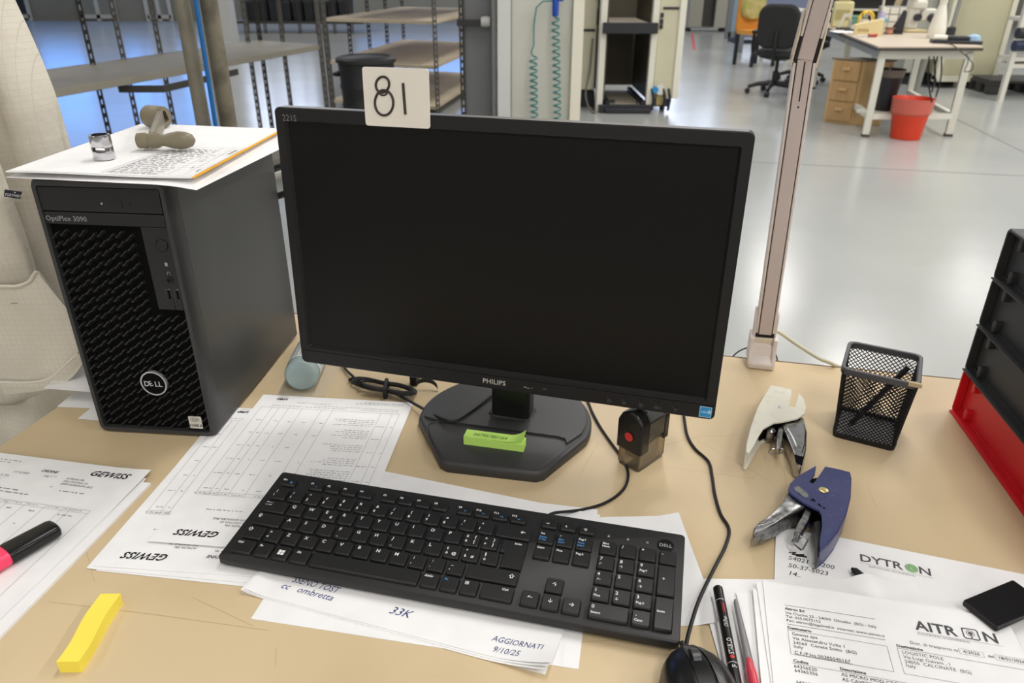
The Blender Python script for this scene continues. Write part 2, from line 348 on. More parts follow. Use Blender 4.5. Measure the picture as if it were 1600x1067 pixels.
es = obj('energy_sticker', head().box(.2365, .2495, -.0004, 0, .0025, .0155), mat('sticker_blue', (48, 140, 196), .4), mo)
m = MB().at(TM)
for a in ((.2365, .2495, .0025, .0031), (.2365, .2495, .0149, .0155), (.2365, .2371, .0025, .0155), (.2489, .2495, .0025, .0155)): m.box(a[0], a[1], -.0006, -.0004, a[2], a[3])
m.x = None; letters(m, '★', .008, .2432, .0066, fn=lambda x, y: tuple(TM @ Vector((x, -.0006, y)))); m.at(TM).box(.2385, .244, -.0006, -.0004, .0082, .0092)
obj('sticker_lines', m, mat('sticker_pale', (170, 210, 228), .4), es)
m = MB().at(TM)
for x, z, wd, h in ((.0355, .0078, .004, .0012), (.039, .0072, .005, .0008), (.045, .0082, .002, .0007), (.058, .0092, .0065, .0004)): m.add([(x, -.0002, z), (x + wd, -.0002, z + h * .3), (x + wd * .8, -.0002, z + h), (x + wd * .2, -.0002, z + h * .8)], [(0, 1, 2, 3)])
obj('scuff', m, mat('scuff_pale', (170, 165, 150), .7), mo, flat=True)
m = MB().at(TM); m.prism(rr(.0045, .034, .002, 3), 0, .004, axis='x'); m.v = [v for v in m.v]
obj('side_latch', MB().at(TM @ Matrix.Translation((-MW / 2 - .0005, .008, .235))).prism(rr(.008, .03, .002, 3), -.001, .0012, axis='x'), BLK, mo)
# stand: base in world-aligned outline, then moved to the monitor's frame
Wi = (Matrix.Translation((MX, MY, DESK)) @ Matrix.Rotation(MA, 4, 'Z')).inverted()
bc = D(780, 662); fl, fr = D(690, 738), D(846, 756)
cxb, cyb = -.0085, .803; R0 = .1085
ang0 = math.atan2(fl.y - cyb, fl.x - cxb); ang1 = math.atan2(fr.y - cyb, fr.x - cxb)
def base_outline(off=0):
    pts = []
    for k in range(41):
        a = math.radians(-24) + math.radians(205) * k / 40
        pts.append((cxb + (R0 + .002 - off) * math.cos(a), cyb + (R0 - off) * math.sin(a)))
    cen = Vector((cxb, cyb, 0))
    L = Vector((fl.x, fl.y, 0)); Rr = Vector((fr.x, fr.y, 0))
    for p, q in ((L, Rr), (Rr, L)):
        e = (q - p).normalized(); pr = p + e * .004 + (cen - p).normalized() * off
        pa = p + (Vector((pts[-1][0], pts[-1][1], 0)) - p).normalized() * .006 if p is L else None
        if p is L: pts.append((pa.x + .0, pa.y)); pts.append((p + e * .006).to_tuple()[:2])
        else:
            pts.append((p + e * .006).to_tuple()[:2]); pb = p + (Vector((pts[0][0], pts[0][1], 0)) - p).normalized() * .006; pts.append((pb.x, pb.y))
    if off:
        c = Vector((cxb, cyb - .005, 0)); pts = [tuple((Vector((x, y, 0)) + (c - Vector((x, y, 0))).normalized() * off).to_tuple()[:2]) if i > 40 else (x, y) for i, (x, y) in enumerate(pts)]
    return pts
def tol(pts, z): return [tuple(Wi @ Vector((x, y, DESK + z))) for x, y in pts]
BASEM = mat('stand_base', (54, 54, 55), .42, spec=.45, bump=(1200, .12, .0003))
b0, b1, b2 = base_outline(0), base_outline(.0015), base_outline(.006)
obj('stand_base', MB().loft([tol(b1, .0), tol(b0, .003), tol(b0, .011), tol(b1, .014), tol(b2, .0155)]), BASEM, mo, smooth=50)
# raised rear part around a shallow tray
tA, tB = D(676, 657, .016), D(888, 686, .016); e = (tB - tA).normalized(); nb = Vector((-e.y, e.x, 0))
b3 = base_outline(.0075)
tA0, tB0 = Vector((tA.x, tA.y, 0)), Vector((tB.x, tB.y, 0))
poly = [q for q in b3[:41] if (Vector((q[0], q[1], 0)) - tA0).dot(nb) > .002 or (q[0] > cxb and (Vector((q[0], q[1], 0)) - tB0).dot(nb) > -.012)]
poly2 = poly + [(q.x, q.y) for q in (tA0 + e * .006, tB0 - e * .012, tB0 - e * .003 - nb * .003, tB0 - nb * .012)]
bead = spline([tA0 + e * .008, tA0 - nb * .004 + e * .001, tA0 - nb * .012 - e * .002, tA0 - nb * .026 + e * .002, tA0 - nb * .040 + e * .009, tA0 - nb * .050 + e * .016], 5)
obj('tray_edge', MB().tube([Wi @ Vector((q.x, q.y, DESK + .0158)) for q in bead], .0009, 6), BASEM, mo)
obj('base_deck', MB().loft([tol(poly2, .014), tol(poly2, .0185)]), BASEM, mo)
# neck
nx, ny = Wi @ D(797, 652, .018), None
nm = MB(); nm.prism(rr(.050, .030, .006, 3, nx.x, nx.y + .013), .016, MZ + .10); obj('neck', nm, BLKS, mo)
obj('neck_collar', MB().prism(rr(.058, .036, .008, 3, nx.x, nx.y + .013), .0185, .0205, top=rr(.054, .033, .007, 3, nx.x, nx.y + .013)), BLK, mo)
obj('neck_mount', MB().box(nx.x - .045, nx.x + .045, .046, nx.y + .03, MZ + .08, MZ + .18), BLK, mo, bevel=.006)
# card with a number taped to the top bezel
cdm = mat('card_white', (230, 225, 215), .45)
def Mh(px, py, off=-.0015):     # point on the (extended) panel front plane
    Mi = (Matrix.Translation((MX, MY, DESK)) @ Matrix.Rotation(MA, 4, 'Z') @ TM); n = (Mi.to_3x3() @ Vector((0, 1, 0))); o = Mi @ Vector((0, off, 0)); d = ray(px, py)
    return CAM + d * ((o - CAM).dot(n) / d.dot(n)), Mi
q0, Mi = Mh(567, 103); q = [Mi.inverted() @ Mh(*p)[0] for p in ((567.5, 103), (671.5, 108), (672, 203), (569, 194.5))]
cw = (q[1] - q[0]).length; ch = (q[3] - q[0]).length; cc = sum(q, Vector()) / 4
cd_ = thing('number_card', 'white plastic card marked 81 stuck to the top of the monitor', 'card', (0, 0, 0))
cd_.matrix_world = Mi @ Matrix.Translation(cc) @ Matrix.Rotation(math.radians(-.2), 4, 'Y')
obj('card', MB().prism(rr(cw, ch, .003, 3), -.0006, .0006, axis='y'), cdm, cd_)
m = MB(); yy = -.0009
def strokes(pl, r): m.tube([(x, yy, z) for x, z in pl], r, 6)
S = cw / 104.
def cpt(px, py): v = Mi.inverted() @ Mh(px, py)[0] - cc; return (v.x, v.z)
def pc(c): return [cpt(480 + x / 5, y / 5) for x, y in c]
e8 = [(592 + 52 * math.sin(t) + 4 * math.cos(t), 660 - 62 * math.cos(t)) for t in [2 * PI * k / 26 for k in range(27)]]
e9 = [(604 + 72 * math.sin(t), 802 - 98 * math.cos(t)) for t in [2 * PI * k / 30 for k in range(31)]]
strokes(pc(e8), .00135); strokes(pc(e9), .00135); strokes(pc([(752, 648), (760, 760), (770, 892)]), .0015)
e7 = [(597 + 30 * math.sin(t), 722 - 22 * math.cos(t)) for t in [2 * PI * k / 16 for k in range(17)]]; strokes(pc(e7), .0009)
obj('handwriting', m, mat('marker_black', (52, 45, 42), .5), cd_)
# ================================================================== keyboard
KX, KY, KA = -.0563, .56254, -.23191
KW, KD, KZB, KZF = .4425, .1295, .0205, .0115
kb = thing('keyboard', 'black full-size keyboard with Italian key legends lying on papers', 'keyboard', (KX, KY, DESK + .0022), KA)
KT = math.atan2(KZB - KZF, KD)
def kz(y): return KZF + (y + KD / 2) / KD * (KZB - KZF)
KBM = mat('keyboard_case', (36, 36, 37), .42, spec=.45, bump=(1500, .18, .0003))
KEYM = mat('keycap_black', (30, 30, 31), .36, spec=.5, bump=(1800, .2, .0003))
kr = rr(KW, KD, .004, 4)
kr2 = rr(KW - .0016, KD - .0016, .0034, 4); kr0 = rr(KW - .006, KD - .006, .003, 4)
obj('case', MB().loft([[(x, y, 0) for x, y in kr0], [(x, y, max(kz(y) - .0075, .002)) for x, y in kr], [(x, y, kz(y) - .001) for x, y in kr], [(x, y, kz(y)) for x, y in kr2]]), KBM, kb, smooth=50)
U1 = .01905
keyc = {}
def key_mesh(w, d):
    k = (round(w, 5), round(d, 5))
    if k not in keyc:
        m = MB(); bw, bd = w - .0022, d - .0022; tw_, td = w - .0046, d - .0044
        def ring(ww, dd, r, z): return [(x, y + (.0004 if z > .002 else 0), z) for x, y in rr(ww, dd, r, 3)]
        m.loft([ring(bw, bd, .0016, -.0005), ring(bw, bd, .0016, .0009), ring(tw_ + .0008, td + .0008, .0016, .0034), ring(tw_, td, .0014, .0038)])
        keyc[k] = m.mesh('key'); fix(keyc[k], 40); keyc[k].materials.append(KEYM)
        wl = MB(); wl.prism(rr(w - .0008, d - .0008, .0018, 3), -.0002, .00025)
    return keyc[k]
LEG = mat('legend_white', (226, 226, 226), .5); LEGB = mat('legend_blue', (70, 140, 200), .5)
x0 = -KW / 2 + .0085; y0 = -KD / 2 + .0065
nav0 = x0 + 15 * U1 + .0045; num0 = nav0 + 3 * U1 + .0045
rowy = [y0 + U1 * (.5 + k) for k in range(5)]; fy_ = y0 + 5 * U1 + .0035 + .0065
def key(cx, cy, w=1, d=1, items=(), mesh=None, wm=None, dm=None):
    W = wm or w * U1; Dp = dm or d * U1
    o = obj('key', mesh or key_mesh(W, Dp), None, kb, loc=(cx, cy, kz(cy)), rot=(KT, 0, 0))
    wt, bl = MB(), MB()
    for it in items:
        s, dx, dy, size = it[:4]; tgt = bl if len(it) > 4 and it[4] == 'b' else wt
        al = 'CENTER' if len(it) > 5 else 'LEFT'
        letters(tgt, s, size, dx - (0 if al == 'CENTER' else W / 2 - .0035), dy - .0004 + Dp / 2 - .0040 - size * .62, z=.00395, align=al, bold=.00008)
    if wt.v: obj('legend', wt, LEG, o, flat=True)
    if bl.v: obj('legend', bl, LEGB, o, flat=True)
    return o
L1, L2, SM = .0054, .0047, .0036
# function row
fk = .0135
xs = [x0 + U1 * .5]; key(xs[0], fy_, dm=fk, items=[('Esc', -.001, .001, SM), ('●', .008, -.0025, SM, 'b')])
fx = [2.05, 3.05, 4.05, 5.05, 6.45, 7.45, 8.45, 9.45, 10.85, 11.85, 12.85, 13.85]
blue = {0: '☾', 8: '⌕', 9: '◂◂', 10: '▸॥', 11: '▸▸'}
for k, f in enumerate(fx):
    it = [('F%d' % (k + 1), -.001, .001, SM)]
    if k in blue: it.append((blue[k], .0058, -.0028, SM, 'b'))
    key(x0 + U1 * f + .0033, fy_, dm=fk, items=it)
for k, s in enumerate(('◂×', '◂)', '◂))')): key(nav0 + U1 * (k + .5), fy_, dm=fk, items=[(s, .0025, -.0018, .0036)])
# number row
two = [('|', '\\'), ('!', '1'), ('"', '2'), ('£', '3'), ('$', '4'), ('%', '5'), ('&', '6'), ('/', '7'), ('(', '8'), (')', '9'), ('=', '0'), ('?', "'"), ('^', 'ì')]
for k, (a, b) in enumerate(two): key(x0 + U1 * (k + .5), rowy[4], items=[(a, .0008, 0, L2), (b, -.0004, -.0062, L2)])
key(x0 + U1 * 14, rowy[4], 2, items=[('←', .022, -.002, .0065)])
# q row
key(x0 + U1 * .75, rowy[3], 1.5, items=[('⇤—', -.001, .0006, SM), ('—⇥', -.001, -.0028, SM)])
for k, s in enumerate('QWERTYUIOP'):
    it = [(s, .0004, 0, L1)]
    if s == 'E': it.append(('€', .007, -.0062, L2))
    key(x0 + U1 * (2 + k), rowy[3], items=it)
key(x0 + U1 * 12, rowy[3], items=[('é', 0, 0, L2), ('è', 0, -.0062, L2), ('{', .0085, 0, L2), ('[', .0085, -.0062, L2)])
key(x0 + U1 * 13, rowy[3], items=[('*', 0, 0, L2), ('+', 0, -.0062, L2), ('}', .0085, 0, L2), (']', .0085, -.0062, L2)])
# ISO enter: an L-shaped cap
def lpoly(i):
    l, r_, t, b, nx_, ny_ = -.5 * U1 * 1.5, .5 * U1 * 1.5, U1, -U1, -.5 * U1 * 1.5 + .25 * U1, 0
    return [(nx_ + i, b + i), (r_ - i, b + i), (r_ - i, t - i), (l + i, t - i), (l + i, ny_ + i), (nx_ + i, ny_ + i)]
em = MB(); em.loft([[(x, y, z) for x, y in lpoly(i)] for i, z in ((.0011, -.0005), (.0011, .0009), (.0021, .0034), (.0025, .0038))])
eme = em.mesh('key'); fix(eme, 40); eme.materials.append(KEYM)
key(x0 + U1 * 14.25, (rowy[3] + rowy[2]) / 2, 1.5, 2, mesh=eme, items=[('Invio', .011, .0, SM)])
# a row
key(x0 + U1 * .875, rowy[2], 1.75, items=[('⇪', 0, .0004, L1)])
for k, s in enumerate('ASDFGHJKL'): key(x0 + U1 * (2.25 + k), rowy[2], items=[(s, .0004, 0, L1)] + ([('_', .001, -.0085, SM)] if s in 'FJ' else []))
for k, it in enumerate(([('ç', 0, 0, L2), ('ò', 0, -.0062, L2), ('@', .0062, -.0062, L2)], [('°', 0, 0, L2), ('à', 0, -.0062, L2), ('#', .0066, -.0062, L2)], [('§', 0, 0, L2), ('ù', 0, -.0062, L2)])):
    key(x0 + U1 * (11.25 + k), rowy[2], items=it)
# z row
key(x0 + U1 * .625, rowy[1], 1.25, items=[('⇧', 0, 0, .0062)])
key(x0 + U1 * 1.75, rowy[1], items=[('>', .0006, 0, L2), ('<', -.0004, -.0062, L2)])
for k, s in enumerate('ZXCVBNM'): key(x0 + U1 * (2.75 + k), rowy[1], items=[(s, .0004, 0, L1)])
for k, (a, b) in enumerate(((';', ','), (':', '.'), ('_', '-'))): key(x0 + U1 * (9.75 + k), rowy[1], items=[(a, .001, 0, L2), (b, 0, -.0062, L2)])
key(x0 + U1 * 13.625, rowy[1], 2.75, items=[('⇧', .038, -.002, .0062)])
# bottom row
key(x0 + U1 * .625, rowy[0], 1.25, items=[('Ctrl', 0, 0, SM)])
key(x0 + U1 * 1.75, rowy[0], items=[('Fn', 0, 0, SM)])
wk = key(x0 + U1 * 2.75, rowy[0])
m = MB()
for i in (0, 1):
    for j in (0, 1): m.add([(-.0032 + i * .0034, -.003 + j * .0032, .00395), (-.0002 + i * .0034, -.003 + j * .0032, .00395), (-.0002 + i * .0034, -.0002 + j * .0032, .00395), (-.0032 + i * .0034, -.0002 + j * .0032, .00395)], [(0, 1, 2, 3)])
obj('legend', m, LEG, wk, flat=True)
key(x0 + U1 * 3.8, rowy[0], 1.1, items=[('Alt', .002, 0, SM)])
key(x0 + U1 * 7.3, rowy[0], 5.9)
key(x0 + U1 * 10.75, rowy[0], items=[('AltGr', -.0005, 0, SM)])
key(x0 + U1 * 11.75, rowy[0], items=[('Fn', 0, 0, SM, 'b')])
key(x0 + U1 * 12.75, rowy[0], items=[('▤', .0008, 0, .0045)])
key(x0 + U1 * 14.125, rowy[0], 1.75, items=[('Ctrl', .017, 0, SM)])
# navigation block
nav = [[('Ins', 'Stamp', 'R Sist'), ('↖', 'Bloc', 'Scorr'), ('Pag↑', 'Pausa', 'Interr')], [('Canc',), ('Fine',), ('Pag↓',)]]
for r_, ro in enumerate(nav):
    for k, it in enumerate(ro):
        L = [(it[0], 0, .0006, SM)] + [(s, -.0005, -.0042 - .0034 * n, .0030, 'b') for n, s in enumerate(it[1:])]
        key(nav0 + U1 * (k + .5), rowy[4 - r_], items=L)
key(nav0 + U1 * 1.5, rowy[1], items=[('↑', .0035, -.0025, .0062)])
for k, s in enumerate('←↓→'): key(nav0 + U1 * (k + .5), rowy[0], items=[(s, .0030, -.0025, .0062)])
# number pad
pad = [[('Bloc', 'Num'), ('/',), ('*',), ('-',)], [('7', '↖'), ('8', '↑'), ('9', 'Pag↑')], [('4', '←'), ('5',), ('6', '→')], [('1', 'Fine'), ('2', '↓'), ('3', 'Pag↓')]]
for r_, ro in enumerate(pad):
    for k, it in enumerate(ro):
        if it[0] == 'Bloc': L = [('Bloc', 0, .0006, SM), ('Num', 0, -.003, SM)]
        else: L = [(it[0], 0, 0, L1)] + ([(it[1], 0, -.0068, SM if len(it[1]) > 1 else .0045)] if len(it) > 1 else [])
        key(num0 + U1 * (k + .5), rowy[4 - r_], items=L)
key(num0 + U1, rowy[0], 2, items=[('0', 0, 0, L1), ('Insert', 0, -.0068, SM)])
key(num0 + U1 * 2.5, rowy[0], items=[('.', .001, 0, L1), ('Canc', 0, -.0068, SM)])
key(num0 + U1 * 3.5, (rowy[3] + rowy[2]) / 2, 1, 2, items=[('+', .002, -.012, L1)])
key(num0 + U1 * 3.5, (rowy[1] + rowy[0]) / 2, 1, 2, items=[('Invio', .0, -.012, SM)])
for k in range(3):
    xx = num0 + U1 * (k + .42); yy = fy_ - .001; m = MB()
    m.box(xx - .0011, xx + .0011, yy - .0012, yy + .0006, kz(yy), kz(yy) + .00012)
    m.tube([(xx - .0008, yy + .0005, kz(yy) + .0001), (xx - .0007, yy + .0018, kz(yy) + .0002), (xx + .0007, yy + .0018, kz(yy) + .0002), (xx + .0008, yy + .0005, kz(yy) + .0001)], .0002, 4)
    obj('lock_icon', m, GRYP, kb)
bx_, by_ = num0 + U1 * 3.35, fy_ - .0015
kbadge = obj('maker_badge', MB().at(Matrix.Translation((bx_, by_, kz(by_))) @ Matrix.Rotation(KT, 4, 'X')).lathe([(.0082, -.0005), (.0082, .0006), (.0075, .0006), (.0074, .0002)], 32), BLKS, kb)
m = MB(); letters(m, 'DELL', .0056, bx_, by_ - .002, fn=lambda x, y: (x, y, kz(y) + .0007), align='CENTER', bold=.0001); obj('badge_lettering', m, GRYP, kbadge, flat=True)
# ================================================================== cables
def cable(name, label, pts, r=.0022, m=RUBBER, parts=None):
    P = [G(p[0], p[1], DESK + (p[2] if len(p) > 2 else r * 1.05)) for p in pts]
    return tag(obj(name, MB().tube(spline(P, 6), r, 8), m), label, 'cable')
cable('keyboard_cable', 'thin black cable curving from the keyboard back edge past the stamp', [(856, 806, .017), (868, 801, .012), (905, 797), (940, 788), (966, 773), (979, 756), (981, 736), (972, 715), (955, 692), (938, 667), (926, 645), (918, 626), (905, 600), (880, 575)], .0017)
cable('mouse_cable', 'thin black cable running from under the monitor to the mouse', [(1040, 560), (1062, 610), (1069, 652), (1074, 680), (1086, 701), (1107, 721), (1113, 745), (1117, 772), (1126, 803), (1139, 826), (1134, 852), (1115, 890, .006), (1092, 938, .009), (1077, 985, .012), (1071, 1014, .014)], .0018)
cb = thing('bundled_cable', 'black cable coiled and tied into loops beside the monitor base', 'cable', D(603, 612))
L0 = D(603, 612)
def loc(p, h): v = D(p[0], p[1], h); return v - L0
wind = MB(); path = [loc((530, 560), .004), loc((541, 578), .004), loc((553, 590), .006)]
for k in range(5):
    o = k * 2.2; hz = .004 + k * .0022
    for t in range(12):
        a = 2 * PI * t / 12 + PI
        u_ = math.cos(a) * (52 - k * 3.0); v_ = math.sin(a) * (8.5 - k * .6) * (1 if abs(u_) > 18 else .75)
        path.append(loc((598 + u_ + o * .6, 603 + u_ * .18 + v_ + (k % 3) * 1.2), hz + .0022 * math.sin(a * 1.0 + k)))
path += [loc((610, 612), .008), loc((635, 624), .006), (loc((664, 640), .012)), loc((692, 654), .0215), loc((710, 657), .0215), loc((726, 649), .0215), loc((752, 630), .0215), loc((776, 611), .025), loc((786, 598), .05)]
obj('cable', wind.tube(spline(path, 5), .0021, 6), RUBBER, cb)
a_, b_ = loc((605, 605), .002), loc((602, 621), .002)
obj('cable_tie', MB().tube([a_, a_ + Vector((0, 0, .012)), b_ + Vector((0, 0, .012)), b_], .003, 6, closed=True), RUBBER, cb)
hk = thing('cable_clip', 'black curved plastic cable clip lying behind the coiled cable', 'clip', D(650, 600)); L0 = D(650, 600)
obj('clip_block', MB().at(Matrix.Rotation(-.3, 4, 'Z')).box(-.007, .004, -.006, .006, 0, .018), BLK, hk, bevel=.001)
cp_ = [loc((650, 598), .014), loc((662, 594), .014), loc((674, 596), .012), (loc((682, 602), .008)), loc((684, 609), .003)]
m = MB(); sp_ = spline(cp_, 4)
m.loft([[tuple(p + Vector((0, -.001, -.003))), tuple(p + Vector((0, .001, -.003))), tuple(p + Vector((0, .001, .003))), tuple(p + Vector((0, -.001, .003)))] for p in sp_]); obj('clip_arm', m, BLK, hk)
# ================================================================== mouse
ms_ = D(1084, 1020, .012)
mu = thing('mouse', 'black wired computer mouse in front of the keyboard', 'mouse', (ms_.x - .003, ms_.y - .056, DESK), math.radians(4))
MSH = mat('mouse_black', (26, 26, 27), .3, spec=.5)
def mring(y, z0_, zf):     # cross-section at y (front is +y)
    t = (y + .057) / .114; hw = .031 * (1 - abs(2 * t - 1) ** 3.2) ** .5 if 0 < t < 1 else .002
    hw = max(hw, .004); top = .010 + .027 * math.sin(PI * (.12 + .80 * (1 - t) ** .85)) if True else 0
    out = []
    for k in range(17):
        a = PI * k / 16; c = math.cos(a); s = math.sin(a)
        out.append((hw * (abs(c) ** .75) * (1 if c >= 0 else -1), y, .002 + (top - .002) * s ** .7))
    return out
ys = [-.0565, -.055, -.050, -.042, -.03, -.015, 0, .015, .03, .042, .050, .055, .0565]
def sub_shell(y_list, sel=None): return [mring(y, 0, 0) for y in y_list]
obj('shell', MB().loft(sub_shell(ys)), MSH, mu, smooth=60)
for s in (-1, 1):
    rings = []
    for y in (.002, .012, .022, .032, .042, .050, .0545):
        full = mring(y, 0, 0); sel = full[2:8] if s > 0 else full[9:15]
        sc_ = 1.0
        rings.append([(x * 1.0, yy_ , z + .0012) for x, yy_, z in sel] + [(x, yy_, z - .001) for x, yy_, z in sel[::-1]])
    obj('mouse_button', MB().loft(rings), MSH, mu, smooth=60)
t_ = mring(.035, 0, 0)[8][2]
wlm = MB().at(Matrix.Translation((0, .035, t_ - .006)) @ Matrix.Rotation(PI / 2, 4, 'Y')); wlm.lathe([(.007, -.0035), (.0098, -.0032), (.0098, .0032), (.007, .0035)], 28); obj('scroll_wheel', wlm, mat('wheel_grey', (58, 58, 60), .35), mu)
gm = MB(); gm.loft([[(-.0062, y, mring(y, 0, 0)[8][2] + .0004), (.0062, y, mring(y, 0, 0)[8][2] + .0004), (.0062, y, .01), (-.0062, y, .01)] for y in (.004, .015, .025, .035, .045, .052, .0555)]); obj('centre_strip', gm, BLKS, mu, smooth=60)
obj('cable_stub', MB().tube([(0, .052, .011), (0, .06, .0125), (-.001, .066, .014)], [.0034, .003, .0024], 8), RUBBER, mu)
# ================================================================== sticky pads
def sticky(name, label, top4, h, m, wav=.0008, curl=0):
    P = [D(*p, h) for p in top4]; c = sum(P, Vector()) / 4; u_ = ((P[1] - P[0]) + (P[2] - P[3])) / 2; v_ = ((P[3] - P[0]) + (P[2] - P[1])) / 2
    return P, c, u_, v_
yl = mat('sticky_yellow', (246, 228, 92), .7, spec=.2)
P, c, u_, v_ = sticky('', '', ((155, 928), (187, 927), (122, 1035), (89, 1033)), .0125, yl)
lw, ll = u_.length, v_.length; m = MB(); rings = []
for k in range(11):
    t = k / 10; yy = ll * (t - .5); ox = .0016 * math.sin(t * 7); oz = .0008 * math.sin(t * 6 + .5) + .0006
    rings.append([(-lw / 2 + ox * .3, yy, 0), (lw / 2 + ox * .3, yy, 0), (lw / 2 + ox, yy, .0118 + oz), (-lw / 2 + ox, yy, .0118 + oz)])
m.loft(rings); yp = obj('sticky_note_pad', m, yl, loc=(c.x, c.y, DESK), rot=(0, 0, math.atan2(v_.y, v_.x) + PI / 2)); tag(yp, 'narrow pad of yellow sticky notes at the lower left of the desk', 'sticky notes')
gl = mat('sticky_green', (184, 224, 112), .7, spec=.2)
P, c, u_, v_ = sticky('', '', ((729, 669), (822, 683), (818, 693), (725, 683)), .027, gl)
lw, ll = u_.length, .016
gp = thing('green_sticky_pad', 'small pad of lime green sticky notes with a handwritten number', 'sticky notes', (c.x, c.y, DESK + .0156), math.atan2(u_.y, u_.x))
m = MB(); rings = []
def gcurl(t): return .006 * max(0, (t - .74) / .26) ** 2
for k in range(15):
    t = k / 14; x = lw * (t - .5); h_ = .0105 + .0004 * math.sin(t * 5)
    rings.append([(x, -ll / 2, 0), (x, ll / 2, 0), (x, ll / 2, h_), (x, -ll / 2, h_)])
obj('pad_block', m.loft(rings), gl, gp)
m = MB(); rings = []
for k in range(21):
    t = k / 20; x = lw * (t - .5); z_ = .0111 + gcurl(t)
    rings.append([(x, -ll / 2 + .0004, z_), (x, ll / 2, z_ + gcurl(t) * .6), (x, ll / 2, z_ + .00025 + gcurl(t) * .6), (x, -ll / 2 + .0004, z_ + .00025)])
tp = obj('top_note', m.loft(rings), gl, gp)
m = MB(); letters(m, '04795780164', .0088, -lw * .36, -.0042, z=.0117, shear=.25, sx=.86); obj('handwriting', m, mat('pencil_grey', (95, 120, 60), .7), tp, flat=True)
# ================================================================== highlighter, pens
a, b = D(64, 838, .012), D(10, 868, .012); dr = (a - b).normalized(); ang = math.atan2(dr.y, dr.x)
hl = thing('highlighter', 'pink highlighter pen with a black cap lying on the left papers', 'highlighter', (b.x, b.y, DESK + .0046), ang)
def oval(w, h, x, zc): return [(x, w / 2 * math.cos(t) * (abs(math.cos(t)) ** -.35 if abs(math.cos(t)) > .02 else 1), zc + h / 2 * math.sin(t) * (abs(math.sin(t)) ** -.35 if abs(math.sin(t)) > .02 else 1)) for t in [2 * PI * (k + .5) / 24 for k in range(24)]]
obj('cap', MB().loft([oval(.026, .0155, 0, .0085), oval(.027, .016, .003, .0085), oval(.0245, .0145, .044, .0085), oval(.0225, .0125, .0475, .0085), oval(.017, .009, .049, .0085)]), BLKS, hl)
obj('body', MB().loft([oval(.0245, .0145, .0, .0085), oval(.0262, .016, -.004, .0085), oval(.0275, .0165, -.04, .0085), oval(.027, .0165, -.07, .0085), oval(.022, .013, -.073, .0085)]), mat('highlighter_pink', (250, 70, 110), .35), hl)
obj('end_plug', MB().loft([oval(.020, .012, -.073, .0085), oval(.019, .011, -.077, .0085)]), BLKS, hl)
